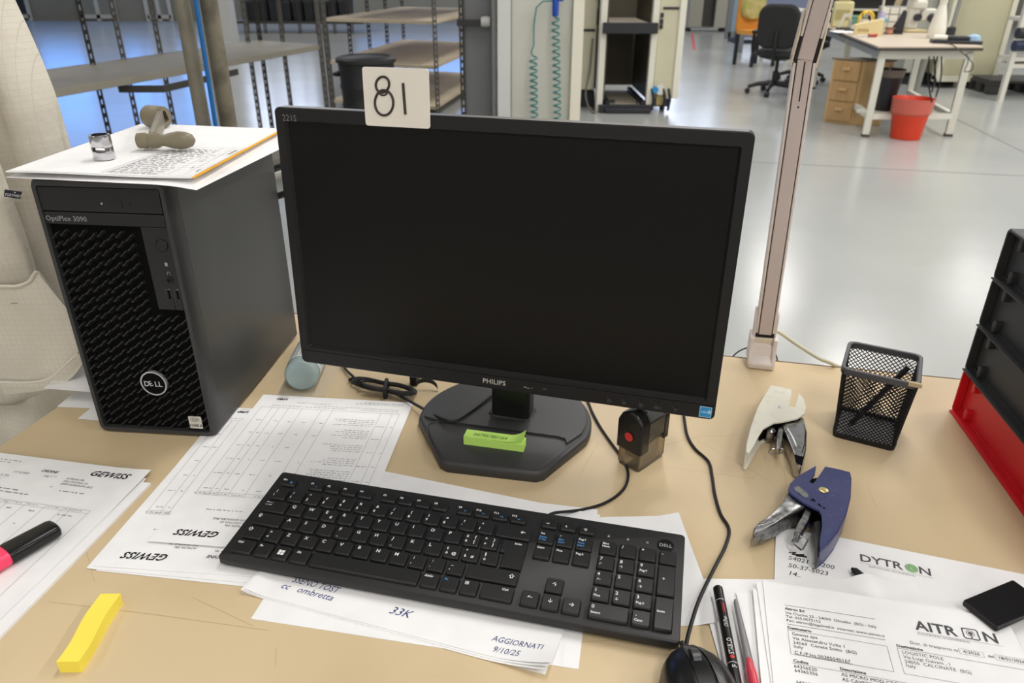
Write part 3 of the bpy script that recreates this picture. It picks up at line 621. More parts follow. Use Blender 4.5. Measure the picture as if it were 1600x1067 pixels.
# ================================================================== paper
def dashes(m, x, y, w, h, fn, rng, gap=.35):   # a row of unreadable small print
    c = x
    while c < x + w:
        L = rng.uniform(1.2, 4.5) * h
        if c + L > x + w: break
        for q in range(max(1, int(L / (h * .62)))):
            a = c + q * h * .62; hh = h * rng.choice((.62, .62, .9)); k = h * .42
            m.add([fn(a, y), fn(a + k, y), fn(a + k, y + hh), fn(a, y + hh)], [(0, 1, 2, 3)])
        c += L + h * gap * 2
def sheet(name, label, p, ang, z, w=.21, h=.297, items=(), bend=None, group=None, nx=10, ny=12, material=None, thick=.00025, seed=1, cat='paper'):
    """top-left corner (as read) at p, reading direction ang; items are printed in page coordinates (x right, y down)"""
    bend = bend or (lambda x, y: 0)
    S = lambda x, y: (x, -y, bend(x, y))
    m = MB(); n1 = nx + 1
    vs = [S(w * i / nx, h * j / ny) for j in range(ny + 1) for i in range(nx + 1)]
    N = len(vs); vs += [(a, b, c - thick) for a, b, c in vs]; fs = []
    for j in range(ny):
        for i in range(nx):
            q = (j * n1 + i, (j + 1) * n1 + i, (j + 1) * n1 + i + 1, j * n1 + i + 1); fs.append(q); fs.append(tuple(t + N for t in q[::-1]))
    edge = [i for i in range(nx + 1)] + [j * n1 + nx for j in range(1, ny + 1)] + [ny * n1 + i for i in range(nx - 1, -1, -1)] + [j * n1 for j in range(ny - 1, 0, -1)]
    for k in range(len(edge)): a, b = edge[k], edge[(k + 1) % len(edge)]; fs.append((a, b, b + N, a + N))
    m.add(vs, fs)
    o = obj(name, m, material or PAPER, loc=(p[0], p[1], DESK + z), rot=(0, 0, ang), smooth=60); tag(o, label, cat, group)
    inks = {}
    P = lambda x, y: (x, -y, bend(x, y) + .00022)
    rng = random.Random(seed)
    for it in items:
        k = it[0]
        if k == 't':      # text: x, y baseline, size, string, options
            _, x, y, size, s, op = it; ink = op.get('ink', 'INK'); mm = inks.setdefault(ink, MB())
            kw = {q: op[q] for q in op if q in ('shear', 'bold', 'align', 'sx', 'space', 'a')}
            letters(mm, s, size, x, -y, fn=lambda X, Y: (X, Y, bend(X, -Y) + .00022), **kw)
        elif k == 'l':    # ruled line
            _, xa, ya, xb, yb, wd = it[:6]; mm = inks.setdefault(it[6] if len(it) > 6 else 'INK2', MB()); n = 8
            dx, dy = xb - xa, yb - ya; L = math.hypot(dx, dy); px, py = -dy / L * wd / 2, dx / L * wd / 2
            for q in range(n):
                s0, s1 = q / n, (q + 1) / n
                mm.add([P(xa + dx * s0 + px, ya + dy * s0 + py), P(xa + dx * s1 + px, ya + dy * s1 + py), P(xa + dx * s1 - px, ya + dy * s1 - py), P(xa + dx * s0 - px, ya + dy * s0 - py)], [(0, 1, 2, 3)])
        elif k == 'd':    # unreadable row
            _, x, y, wd, hh = it[:5]; mm = inks.setdefault(it[5] if len(it) > 5 else 'INK2', MB()); dashes(mm, x, y, wd, hh, lambda X, Y: P(X, Y - hh * 0), rng)
        elif k == 'r':    # filled area
            _, xa, ya, xb, yb, ink = it; mm = inks.setdefault(ink, MB()); up = .0002 if ink == 'PAPER' else 0; mm.add([(a_, b_, c_ + up) for a_, b_, c_ in (P(xa, ya), P(xb, ya), P(xb, yb), P(xa, yb))], [(0, 1, 2, 3)])
        elif k == 'p':    # pen stroke
            _, pts, wd, ink = it; mm = inks.setdefault(ink, MB()); Q = [P(*q) for q in pts]; mm.tube(spline(Q, 4), wd / 2, 4)
    for ink, mm in inks.items():
        po = obj('printed_text' if ink.startswith('INK') else 'handwriting' if ink == 'BLUEINK' else 'printed_mark', mm, globals()[ink] if ink in globals() else MATS[ink], o, flat=True); po['kind'] = 'stuff'
    return o
def logo_g(x, y, s=.0128):
    return [('t', x, y, s, 'GEWISS', dict(shear=.35, bold=.00038, sx=1.0, space=1.06)), ('r', x + .004, y - .0050, x + .045, y - .0046, 'PAPER'), ('r', x + .003, y - .0027, x + .012, y - .0024, 'PAPER')]
def table(x, y, w, h, cols, head=True):
    L = [('l', x, y, x + w, y, .0003), ('l', x, y + h, x + w, y + h, .0003)]
    for c in [0] + list(cols) + [1]: L.append(('l', x + w * c, y, x + w * c, y + h, .00028))
    if head: L += [('l', x, y + .005, x + w, y + .005, .00028)] + [('d', x + w * c + .002, y + .0018, .016, .0014) for c in [0] + list(cols)]
    return L
cell = lambda x, y, w, h=.0015: ('d', x, y, w, h)
def order_page(seed=1):
    it = logo_g(.142, .0215) + [('t', .083, .0245, .0058, 'ORDINE', dict(shear=.3, bold=.0001)), ('t', .120, .034, .0043, 'AITRON SRL', dict(shear=.2)), ('t', .120, .0388, .0043, 'VIA CIUCINA 25', dict(shear=.2)), ('t', .120, .0436, .0043, '24050 GHISALBA (BG)', dict(shear=.2)),
        ('d', .06, .030, .022, .0022), ('d', .09, .030, .012, .0022), ('d', .106, .030, .004, .0022), ('t', .108, .0575, .0036, 'Mail', {}), ('d', .135, .0555, .045, .0018), ('d', .108, .0615, .012, .0018), ('d', .02, .036, .05, .002), ('d', .02, .06, .075, .0024), ('d', .02, .065, .085, .0024)]
    it += table(.012, .080, .188, .186, (.05, .13, .48, .56, .70, .80, .87, .92))
    rg_ = random.Random(seed)
    for k in range(6):
        y = .091 + k * .0285
        it += [cell(.0135, y, .005), cell(.024, y, .013), cell(.105, y, .006), cell(.128, y, .010), cell(.148, y, .008), cell(.166, y, .007), cell(.1785, y, .006), cell(.187, y, .011)]
        for q in range(rg_.choice((4, 5, 5))): it.append(cell(.040, y + q * .0042, rg_.uniform(.035, .056)))
    it += [('d', .085, .2705, .11, .0015), ('d', .015, .2705, .05, .0012), ('d', .015, .275, .12, .0012), ('d', .012, .286, .07, .0014), ('d', .012, .2895, .06, .0014), ('d', .11, .280, .05, .0014)]
    it += [('t', .172, .289, .0055, 'LORD', dict(bold=.0004, shear=.1)), ('d', .172, .2915, .016, .0012), ('d', .174, .294, .012, .001)]
    return it
GI = (PAPER,)
# --- centre-left stack, printed pages lying upside down to the viewer
tA_ = D(232, 850, .003); tB_ = D(600, 612, .003)
def place_ud(bl, ang, w=.21, h=.297):   # page upside down: its top-right corner (as read) is the viewer's lower-left; returns its top-left corner and angle
    ca, sa = math.cos(ang), math.sin(ang); return (bl[0] + ca * w, bl[1] + sa * w), ang + PI
angA = math.radians(-5.5)
SG = 'upside-down order sheets under the keyboard'
p, a = place_ud(D(150, 892), math.radians(-7.5)); sheet('paper_sheet', 'bottom white sheet of the order stack left of the keyboard, edges showing', p, a, .0006, seed=8, group=SG, ny=4)
p, a = place_ud(D(135, 889), math.radians(-6.5)); sheet('paper_sheet', 'lowest printed order sheet with its corner pointing left', p, a, .0011, seed=7, group=SG, ny=4)
p, a = place_ud(D(146, 886), math.radians(-4.8)); sheet('paper_sheet', 'upside-down printed order page whose lower logo shows, left of the keyboard', p, a, .0016, items=order_page(4), group=SG, seed=4)
bendA = lambda x, y: .0018 * max(0, 1 - y / .06) ** 2
p, a = place_ud(D(232, 850), math.radians(-5.5)); sheet('paper_sheet', 'topmost upside-down printed order page reaching behind the keyboard to the bottle', p, a, .0021, items=order_page(5), bend=bendA, group=SG, seed=5, ny=20)
# --- left stack, pages the right way round for the viewer
def place_tr(tr, ang, w=.21): ca, sa = math.cos(ang), math.sin(ang); return (tr[0] - ca * w, tr[1] - sa * w), ang
LG = 'order sheets at the left edge'
order2 = [('t', .142, .0195, .0128, 'GEWISS', dict(shear=.35, bold=.00038, sx=1.05, space=1.06)), ('r', .146, .0146, .188, .0150, 'PAPER'), ('t', .083, .0235, .0058, 'ORDINE', dict(shear=.3, bold=.0001)),
  ('t', .0, .031, .0046, '4500021833', dict(shear=.2)), ('t', .053, .031, .0046, '17.12.2025', dict(shear=.2)), ('t', .094, .031, .0044, 'pag 1 / 1', dict(shear=.2)), ('d', .042, .029, .006, .0022),
  ('t', .122, .031, .0043, 'AITRON SRL', dict(shear=.2)), ('t', .122, .0358, .0043, 'VIA CIUCINA 25', dict(shear=.2)), ('t', .122, .0406, .0043, '24050 GHISALBA (BG)', dict(shear=.2)), ('d', .13, .05, .035, .002), ('d', .115, .046, .007, .0018), ('d', .115, .051, .007, .0018),
  ('d', .0, .010, .05, .0018), ('d', .0, .0145, .04, .0016), ('d', .02, .036, .04, .002), ('l', .02, .0395, .055, .0395, .0003), ('l', .02, .0435, .05, .0435, .0003),
  ('d', .02, .0575, .075, .0024), ('d', .02, .0625, .085, .0024)] + table(.012, .075, .176, .215, (.10, .34, .44, .56, .70, .82, .87))
for k, y in enumerate((.086, .107)): order2 += [cell(.016, y, .014), cell(.035, y, .03), cell(.076, y, .007), cell(.095, y, .012, .002), cell(.122, y, .010, .002), cell(.148, y, .005, .002), cell(.158, y, .022, .002)]
stk_w = .0040
p, a = place_tr(D(236, 757, .001), math.radians(-9.5)); sheet('paper_stack', 'thick pad of white sheets under the left order page', p, a, .0034, thick=.0032, seed=20, group=LG, ny=4, cat='papers')
p, a = place_tr(D(229, 747, .004), math.radians(-10.5)); sheet('paper_sheet', 'white sheet with a nicked corner just under the left order page', p, a, .0037, seed=21, group=LG, ny=4)
p, a = place_tr(D(237, 737, .0045), math.radians(-10.4)); sheet('paper_sheet', 'printed order page the right way up under the pink highlighter', p, a, .0044, items=order2, bend=lambda x, y: .003 * max(0, (x - .15) / .06) ** 2 * max(0, 1 - y / .08), group=LG, seed=22)
# --- sheets under the keyboard
FG = 'sheets under the keyboard'
sheet('paper_sheet', 'white sheet sticking out behind the keyboard, two staples near its corner', (lambda v: (v.x, v.y))(D(548, 728)), math.radians(-17.6), .0004, w=.297, h=.21, items=[('l', .018, .013, .034, .013, .0003), ('l', .018, .013, .018, .04, .0003), ('d', .021, .0145, .012, .0016), ('l', .018, .017, .075, .017, .0003), ('l', .036, .013, .036, .04, .0003), ('d', .045, .0145, .02, .0016)], group=FG, seed=31, ny=4)
stp = [o for o in bpy.data.objects if o.get('label', '').startswith('white sheet sticking out behind')][0]
for sx_, sy_, sa_ in ((.0045, -.003, -.25), (.013, -.006, -.35)): obj('staple', MB().tube([(0, 0, 0), (0, 0, .0008), (.006, 0, .0008), (.006, 0, 0)], .00035, 5), mat('staple_dark', (70, 70, 72), .4, metal=.5), stp, loc=(sx_, sy_, .0001), rot=(0, 0, sa_))
v = D(1060, 806); sheet('paper_sheet', 'white creased sheet corner sticking out behind the number pad', (v.x - .21 * math.cos(.04), v.y - .21 * math.sin(.04)), math.radians(2.5), .0003, items=[('l', .204, .002, .206, .09, .0004)], bend=lambda x, y: .004 * max(0, (x - .19) / .02) ** 2, group=FG, seed=32, h=.15)
v = D(392, 967); aa = math.radians(-10.2); sheet('paper_sheet', 'lower white sheet peeking out below the handwritten sheets in front', (v.x - math.sin(-aa) * -.0 + math.sin(aa) * -.21, v.y + math.cos(aa) * .21), aa, .0004, w=.297, h=.21, group=FG, seed=33, ny=4)
v = D(377, 927); aa = math.atan2(D(855, 1058).y - v.y, D(855, 1058).x - v.x); Lf = (D(855, 1056) - v).length
for k in range(3):
    sheet('paper_sheet', ('lowest', 'middle', 'topmost')[k] + ' of the loose white sheets in front of the keyboard' + (', with blue handwriting' if k == 2 else ''),
      (v.x - math.sin(aa) * .21 + k * .0012, v.y + math.cos(aa) * .21 + .0006 * k), aa + .004 * k, .0007 + .0005 * k, w=.297, h=.21, group=FG, seed=34 + k, nx=30, ny=32,
      bend=lambda x, y, k=k: (.012 - .002 * (2 - k)) * max(0, (x - .235) / .062) ** 2 * max(0, (y - .16) / .05) ** 1.2 + .004 * max(0, 1 - x / .03) ** 2 * max(0, (y - .15) / .06),
      items=() if k < 2 else [('t', .028, .196, .0105, 'cc   ombretta', dict(shear=.3, ink='BLUEINK', sx=.95)), ('t', .034, .186, .0105, 'SSENO TOST', dict(shear=.3, ink='BLUEINK', sx=.8)), ('t', .139, .193, .0125, '33K', dict(shear=.35, ink='BLUEINK')), ('t', .239, .194, .0088, 'AGGIORNATI', dict(shear=.25, ink='BLUEINK', sx=.85)), ('t', .243, .205, .0088, '9/10/25', dict(shear=.25, ink='BLUEINK', sx=.9))])
# --- sheets behind the tower, at the left
v = D(90, 633); sheet('paper_sheet', 'white sheet poking out behind the tower beside the coat', (v.x, v.y + .12), math.radians(-6), .014, w=.2, h=.12, bend=lambda x, y: .012 - .02 * x, seed=41, group='sheets behind the tower', ny=4)
v = D(94, 636); sheet('paper_sheet', 'lower white sheet behind the tower flat on the desk', (v.x + .005, v.y + .13), math.radians(-4), .0006, w=.2, h=.13, seed=42, group='sheets behind the tower', ny=4)
v = D(141, 656); sheet('paper_sheet', 'small white paper corner showing at the lower left of the tower', (v.x, v.y + .12), math.radians(-8), .0012, w=.1, h=.12, seed=43, group='sheets behind the tower', ny=4)
# --- right-hand stack
RG = 'documents at the lower right'
LOGOG = mat('logo_green', (150, 190, 140), .6); LOGOGR = mat('logo_grey', (75, 77, 80), .6); PALE = mat('logo_pale', (150, 152, 155), .6)
globals().update(LOGOG=LOGOG, LOGOGR=LOGOGR, PALE=PALE)
v = D(1212, 824); aD = math.atan2(D(1580, 905).y - v.y, D(1580, 905).x - v.x) + .02
dy_items = [('t', .080, .0262, .0146, 'DYTR', dict(ink='LOGOGR', bold=.00025, sx=1.05)), ('t', .1335, .0262, .0146, 'N', dict(ink='LOGOGR', bold=.00025, sx=1.05)), ('l', .080, .0290, .146, .0290, .0003, 'PALE'), ('t', .088, .0328, .0033, 'ELECTRONIC ENGINEERING', dict(ink='PALE')),
  ('t', .012, .0475, .0085, '54021 - 0200', dict(shear=.2, sx=.95)), ('t', .012, .0585, .0085, '50-37-5023', dict(shear=.2, sx=.95)), ('t', .012, .0695, .0085, '14..', dict(shear=.2)), ('p', [(.013, .0375), (.02, .035), (.016, .039), (.028, .0355), (.02, .040), (.03, .0375), (.016, .0385), (.03, .039)], .0012, 'INK'), ('p', [(.036, .089), (.04, .0865), (.045, .088), (.05, .09)], .0006, 'INK')]
gl_ = []
for rr__ in (.0052, .0034, .0016): gl_.append(('p', [(.1275 + rr__ * math.cos(t), .0212 + rr__ * math.sin(t)) for t in [2 * PI * k / 14 for k in range(15)]], .0016, 'LOGOG'))
sheet('paper_sheet', 'letterhead sheet with a green circle logo and handwritten numbers, under the blue pliers', (v.x, v.y), aD, .0012, w=.297, h=.21, items=dy_items + gl_, bend=lambda x, y: .0025 * max(0, 1 - x / .04) * max(0, 1 - y / .04), group=RG, seed=51)
v = D(1220, 822); sheet('paper_sheet', 'blank white sheet just under the green logo letterhead', (v.x, v.y), aD + .012, .0007, w=.297, h=.21, group=RG, seed=52, ny=4)
v = D(1088, 906); vv = D(1342, 896) - v; sheet('paper_sheet', 'white sheet under the black fineliner beside the mouse', (v.x, v.y), math.radians(-.6), .0018, w=.21, group=RG, seed=53, nx=40, ny=40, bend=lambda x, y: .0092 * math.exp(-((x - vv.x) / .016) ** 2) * math.exp(-((y - .004) / .036) ** 2))
v = D(1150, 925, .004); sheet('paper_sheet', 'white sheet between the fineliner and the delivery note', (v.x, v.y), math.radians(-4.5), .0036, group=RG, seed=54, ny=4)
v = D(1176, 921, .006); sheet('paper_stack', 'stack of white sheets below the delivery note', (v.x, v.y), math.radians(-12.5), .0072, thick=.0032, group=RG, seed=55, ny=4, cat='papers')
v = D(1182, 908, .009); sheet('paper_sheet', 'blank white sheet just behind the top edge of the delivery note', (v.x, v.y), math.radians(-10.5), .0080, group=RG, seed=56, ny=4)
v = D(1192, 906, .010); aN = math.radians(-12.6)
nt_ = [('l', .017, .027, .094, .027, .0004), ('t', .017, .0325, .0042, 'Aitron Srl', dict(bold=.0001)), ('t', .017, .0375, .0042, 'Via Ciucina 25 - 24050  Ghisalba  (BG) - Italy', {}), ('t', .017, .0420, .0042, 'Tel. 035.0075152', {}), ('t', .017, .0465, .0042, 'Pec: aitron@legalmail.it  internet: www.aitron.it', {}), ('l', .017, .0495, .098, .0495, .0004),
  ('t', .017, .0548, .0040, 'Destinatario', dict(bold=.0001)), ('l', .017, .0562, .098, .0562, .0003), ('l', .017, .0562, .017, .0825, .0003), ('l', .098, .0562, .098, .0825, .0003), ('l', .017, .0825, .098, .0825, .0003),
  ('t', .02, .0612, .0047, 'Gewiss spa', {}), ('t', .02, .0660, .0047, 'Via Alessandro Volta 1', {}), ('t', .02, .0708, .0047, '24069  Cenate Sotto  (BG)', {}), ('t', .02, .0750, .0047, 'Italy', {}), ('t', .02, .0815, .0047, 'C.F./P.Iva 00385040167', {}), ('l', .02, .0820, .066, .0820, .0003),
  ('t', .018, .0905, .0042, 'Codice', dict(bold=.0001)), ('t', .055, .0905, .0042, 'Descrizione', dict(bold=.0001)), ('l', .017, .0918, .2, .0918, .0003),
  ('t', .018, .0962, .0046, '64356520', {}), ('t', .018, .1005, .0046, '64365356', {}), ('t', .018, .1120, .0046, '64369879', {}), ('t', .055, .0962, .0046, 'AS MICRO MOD CTG 1-2P', {}), ('t', .055, .1010, .0046, 'AS CAVETTO CONNESSIONE', {}), ('t', .055, .1058, .0046, 'ordine 4500213875', {}), ('t', .055, .1106, .0046, '64369879', {}), ('d', .13, .0945, .04, .0025), ('d', .13, .104, .05, .0025), ('d', .055, .1165, .06, .0025),
  ('t', .127, .0312, .0150, 'AITR', dict(ink='LOGOGR', bold=.00035, sx=1.05)), ('t', .1815, .0312, .0150, 'N', dict(ink='LOGOGR', bold=.00035, sx=1.05)), ('l', .127, .0338, .196, .0338, .0003, 'PALE'), ('t', .127, .0368, .0033, 'ELECTRONIC ENGINEERING', dict(ink='PALE')),
  ('t', .118, .0490, .0047, 'Doc. di trasporto nr', dict(ink='INK2')), ('t', .160, .0490, .0047, '4/2026', {}), ('t', .179, .0490, .0042, 'del', {}), ('t', .187, .0490, .0045, '18/01/2026', {}),
  ('t', .106, .0548, .0040, 'Destinazione', dict(bold=.0001)), ('l', .106, .0562, .208, .0562, .0003), ('l', .106, .0562, .106, .0825, .0003), ('l', .208, .0562, .208, .0825, .0003), ('l', .106, .0825, .208, .0825, .0003),
  ('t', .109, .0612, .0047, 'LOGISTIC POLE', dict(ink='INK2')), ('t', .109, .0660, .0047, 'Via Luigi Galvani , 1', dict(ink='INK2')), ('t', .109, .0708, .0047, '24050  CALCINATE  (BG)', dict(ink='INK2')), ('t', .109, .0750, .0047, 'Italy', dict(ink='INK2'))]
for (xa, ya, xb, yb) in ((.157, .0448, .176, .0505), (.185, .0448, .2085, .0505)): nt_ += [('l', xa, ya, xb, ya, .0002), ('l', xa, yb, xb, yb, .0002), ('l', xa, ya, xa, yb, .0002), ('l', xb, ya, xb, yb, .0002)]
nt_ += [('p', [(.1722 + .0058 * c, .0258 + .0053 * s) for c, s in ((-1, -1), (0, -1.05), (1, -1), (1.05, 0), (1, 1), (0, 1.05), (-1, 1), (-1.05, 0), (-1, -1))], .0011, 'LOGOGR'), ('p', [(.1722 + .0032 * math.cos(t), .0252 + .003 * math.sin(t)) for t in [2 * PI * k / 12 for k in range(13)]], .0007, 'PALE'), ('r', .1705, .0236, .1739, .0264, 'LOGOGR'), ('r', .1717, .0264, .1727, .0310, 'LOGOGR')]
sheet('delivery_note', 'topmost printed delivery note at the lower right corner', (v.x, v.y), aN, .0088, items=nt_, bend=lambda x, y: .0012 * math.sin(x * 14) * max(0, 1 - y / .12), group=RG, seed=57)
# fineliner and red pen
def pen_pts(a, b, h): return D(a[0], a[1], h), D(b[0], b[1], h)
a, b = pen_pts((1121, 921), (1148, 1062), .009); dr = (b - a); an = math.atan2(dr.y, dr.x)
fl_ = thing('fineliner', 'black fineliner pen with white and red lettering beside the mouse', 'pen', (a.x, a.y, DESK + .0063), an)
R_ = Matrix.Rotation(PI / 2, 4, 'Y')
LB = Matrix.Translation((0, 0, .0048)) @ R_
obj('barrel', MB().at(LB).lathe([(.0038, 0), (.0045, .001), (.0046, .003), (.0046, .125), (.004, .130), (.003, .132)], 20), BLKS, fl_)
for q in (.0175, .0865): obj('band', MB().at(LB).lathe([(.00465, q), (.0047, q + .0001), (.0047, q + .0004), (.00465, q + .0005)], 20), WHT, fl_)
def onpen(x, y): t = y / .0047; return (x, .0047 * math.sin(t), .0048 + .0047 * math.cos(t) + .0001)
m = MB(); letters(m, 'STABILO', .0062, .081, -.002, fn=lambda x, y: onpen(.160 - x, -y), bold=.0001, sx=.7); letters(m, 'OHPen', .0056, .110, -.002, fn=lambda x, y: onpen(.160 - x, -y), sx=.7); obj('brand_lettering', m, WHT, fl_, flat=True)
m = MB(); letters(m, 'F', .006, .0735, -.0025, fn=lambda x, y: onpen(.166 - x, -y), bold=.0001); obj('tip_lettering', m, WHT, fl_, flat=True)
m = MB(); letters(m, 'universal', .0052, .126, -.002, fn=lambda x, y: onpen(.160 - x, -y), sx=.62); letters(m, '●', .005, .076, -.0018, fn=lambda x, y: onpen(.160 - x, -y)); obj('red_lettering', m, mat('pen_red', (200, 45, 50), .4), fl_, flat=True)
a, b = pen_pts((1149, 936), (1176, 1062), .008); dr = (b - a); an = math.atan2(dr.y, dr.x)
rp = thing('ballpoint_pen', 'clear and red ballpoint pen to the right of the fineliner', 'pen', (a.x, a.y, DESK + .0042), an)
obj('grey_clip', MB().at(Matrix.Translation((0, 0, .003)) @ R_).lathe([(.0012, 0), (.0022, .004), (.0026, .03), (.0034, .072)], 12), mat('pen_grey', (130, 130, 132), .35), rp)
obj('barrel', MB().at(Matrix.Translation((0, 0, .0045)) @ R_).lathe([(.0015, .066), (.0032, .070), (.0044, .082), (.0045, .14), (.003, .142)], 14), mat('pen_red_body', (205, 70, 85), .2, spec=.6), rp)
# black pen tip and black slab lying on the papers
v = D(1341, 896, .006); bp_ = thing('black_marker_pen', 'black pen end poking out from under the delivery note sheets', 'pen', (v.x, v.y, DESK + .0016), math.radians(115))
obj('barrel', MB().at(Matrix.Translation((0, 0, .0042)) @ R_).lathe([(.0030, -.020), (.0038, -.019), (.0038, .002), (.0034, .005), (.002, .006)], 16), BLKS, bp_)
obj('end_plug', MB().at(Matrix.Translation((0, 0, .0042)) @ R_).lathe([(.002, .006), (.0018, .0075), (.0008, .008)], 12), BLK, bp_)
a, b, c2 = D(1505, 937, .016), D(1583, 905, .016), D(1553, 966, .016); e1 = b - a; an = math.atan2(e1.y, e1.x)
bs = thing('black_case', 'flat black case lying across the documents at the right edge', 'case', ((a.x, a.y, DESK + .0096)), an)
obj('case_body', MB().prism(rr(e1.length + .0, .034, .0015, 2, e1.length / 2, -.017), 0, .0062), BLKS, bs, bevel=.0008)
obj('seam', MB().prism(rr(e1.length + .0004, .0344, .0015, 2, e1.length / 2, -.017), .003, .0034), DARK, bs)
# ================================================================== things on the tower
TW = Matrix.Translation((TX, TY, DESK + TH)) @ Matrix.Rotation(TA, 4, 'Z')
ztop = TH
TG = 'papers on top of the tower'
z1 = TH + .001
def sheet_tw(label, tl, tr, w, h, z, **k):
    a = G(tl[0], tl[1], DESK + z); b = G(tr[0], tr[1], DESK + z); an = math.atan2(b.y - a.y, b.x - a.x)
    return sheet('paper_sheet', label, (a.x, a.y), an, z, w, h, **k)
# viewer's front edge runs from (8,268) to (303,275); pages read from the right-hand side
a = G(10, 275, DESK + z1); b = G(306, 291, DESK + z1 - .006); 
def fromfront(fl, fr, z): A = G(fl[0], fl[1], DESK + z); B = G(fr[0], fr[1], DESK + z); return A, B, math.atan2(B.y - A.y, B.x - A.x)
A, B, an = fromfront((8, 277), (306, 291), z1)
wd = (B - A).length
sheet('paper_sheet', 'lowest white sheet on the tower, front corner drooping over the side', (A.x - math.sin(an) * .30, A.y + math.cos(an) * .30), an, z1, w=wd, h=.30, bend=lambda x, y: -.004 * max(0, (x - .17) / .05) ** 2, group=TG, seed=61)
A, B, an = fromfront((8, 267), (302, 274), z1 + .007); wd = (B - A).length
fol = sheet('paper_folder', 'white folder with a yellow edge strip on top of the tower', (A.x - math.sin(an) * .275, A.y + math.cos(an) * .275), an, z1 + .0055, w=wd, h=.275, thick=.001, bend=lambda x, y: .0012 * math.sin(x * 22 + 1), group=TG, seed=62, cat='folder')
m = MB(); n_ = 20
m.loft([[(wd - .0022, -.275 * k / n_, .0012 * math.sin(wd * 22 + 1) + .0004), (wd + .0006, -.275 * k / n_, .0012 * math.sin(wd * 22 + 1) + .0004), (wd + .0006, -.275 * k / n_, .0012 * math.sin(wd * 22 + 1) - .0012), (wd - .0022, -.275 * k / n_, .0012 * math.sin(wd * 22 + 1) - .0012)] for k in range(n_ + 1)])
obj('edge_strip', m, mat('folder_yellow', (240, 175, 30), .6), fol)
# the printed sheet, read from the right side (rotated a quarter turn)
ax, ay = B.x - .003, B.y + .0
tq = [('l', .02, .018, .25, .018, .0003), ('l', .02, .018, .02, .125, .0004), ('l', .02, .125, .25, .125, .0004), ('l', .25, .018, .25, .125, .0004)]
rg2 = random.Random(5)
for k in range(14): tq += [('l', .05 + k * .0132, .018, .05 + k * .0132, .125, .0003), ('d', .0515 + k * .0132, .03, .008, .0035)]
for k in range(17): tq += [('d', .054, .022 + k * .006, .18, .0016)]
tq += [('t', .03, .06, .005, 'MOD', dict(a=0)), ('d', .024, .08, .02, .003), ('d', .024, .035, .018, .003)]
sheet('paper_sheet', 'printed table sheet lying topmost on the tower under the crank handle', (A.x - math.sin(an) * .272 + math.cos(an) * .002, A.y + math.cos(an) * .272), an, z1 + .0058, w=wd - .004, h=.270,
      items=[('l', .1, .265, .203, .265, .0004), ('l', .1, .265, .115, .13, .0004), ('l', .203, .265, .203, .13, .0004), ('l', .115, .13, .203, .13, .0004)] + [('l', .101 + .0009 * k, .258 - k * .009, .203, .258 - k * .009, .0003) for k in range(14)] + [('d', .105 + .0009 * k, .2605 - k * .009, .062, .0026) for k in range(14)] + [('d', .106 + .0009 * k, .2565 - k * .009, .05, .0026) for k in range(14)] + [('l', .172, .262, .176, .133, .0003), ('l', .19, .262, .19, .133, .0003)] + [('t', .186, .235, .0048, 'Ora', dict(a=PI / 2)), ('t', .199, .25, .0045, 'DATA', dict(a=PI / 2)), ('t', .199, .165, .0055, 'MARTEDI', dict(a=PI / 2))] + [('d', .178, .2 - k * .006, .008, .0026) for k in range(6)],
      bend=lambda x, y: .0012 * math.sin((x + .002) * 22 + 1) + .0002, group=TG, seed=63)
ZT = DESK + z1 + .0074
v = G(157, 251, ZT); so = thing('chrome_socket', 'chrome wrench socket standing on the papers on the tower', 'socket', (v.x, v.y + .010, ZT), 0)
obj('socket_wall', MB().lathe([(.0108, 0), (.0114, .001), (.0114, .013), (.0108, .0145), (.0114, .016), (.0114, .026), (.0106, .027), (.0086, .027), (.0084, .012)], 28, cap=False), CHROME, so)
obj('socket_floor', MB().lathe([(.0108, .0002), (.0108, .0125)], 20), STEEL, so)
# crank handle
CRK = mat('olive_paint', (122, 114, 94), .36, spec=.5, bump=(300, .1, .0004))
v = G(262, 232, ZT); ck = thing('crank_handle', 'olive grey painted crank handle with a square socket lying on the tower papers', 'crank handle', (v.x, v.y + .004, ZT), TA)
def gp_(px, py, h): q = G(px, py, ZT + h); return ck.matrix_world.inverted() @ q if False else Matrix.Rotation(-TA, 4, 'Z') @ (q - Vector((v.x, v.y + .004, ZT)))
gA, gB = gp_(214, 219, .011), gp_(305, 221, .009)
ax_ = (gB - gA).normalized(); Lg = (gB - gA).length
def revolve(o, d, prof, n=22):
    q = Vector((0, 0, 1)).rotation_difference(d).to_matrix().to_4x4(); return MB().at(Matrix.Translation(o) @ q).lathe(prof, n)
gA.z = .0105; gB.z = .0105; ax_ = (gB - gA).normalized()
obj('grip', revolve(gA, ax_, [(.0085, Lg * .30), (.0088, Lg * .36), (.0066, Lg * .43), (.0070, Lg * .48), (.0092, Lg * .60), (.0105, Lg * .72), (.0098, Lg * .84), (.0070, Lg * .95), (.002, Lg)]), CRK, ck, smooth=60)
obj('pin_head', revolve(gA, ax_, [(.006, 0), (.0088, .0015), (.0092, Lg * .16), (.0078, Lg * .2), (.0078, Lg * .24)]), CRK, ck)
obj('collar', revolve(gA, ax_, [(.0082, Lg * .22), (.0092, Lg * .25), (.0088, Lg * .31), (.006, Lg * .33)]), CRK, ck)
hc = gp_(252, 200, 0); hub_c = Vector((hc.x, hc.y, .0145)); hd = Vector((.95, -.31, 0)).normalized()
hq = Vector((0, 0, 1)).rotation_difference(hd).to_matrix().to_4x4()
hb = MB().at(Matrix.Translation(hub_c) @ hq)
n = 32; ro = .0145; sqr = []
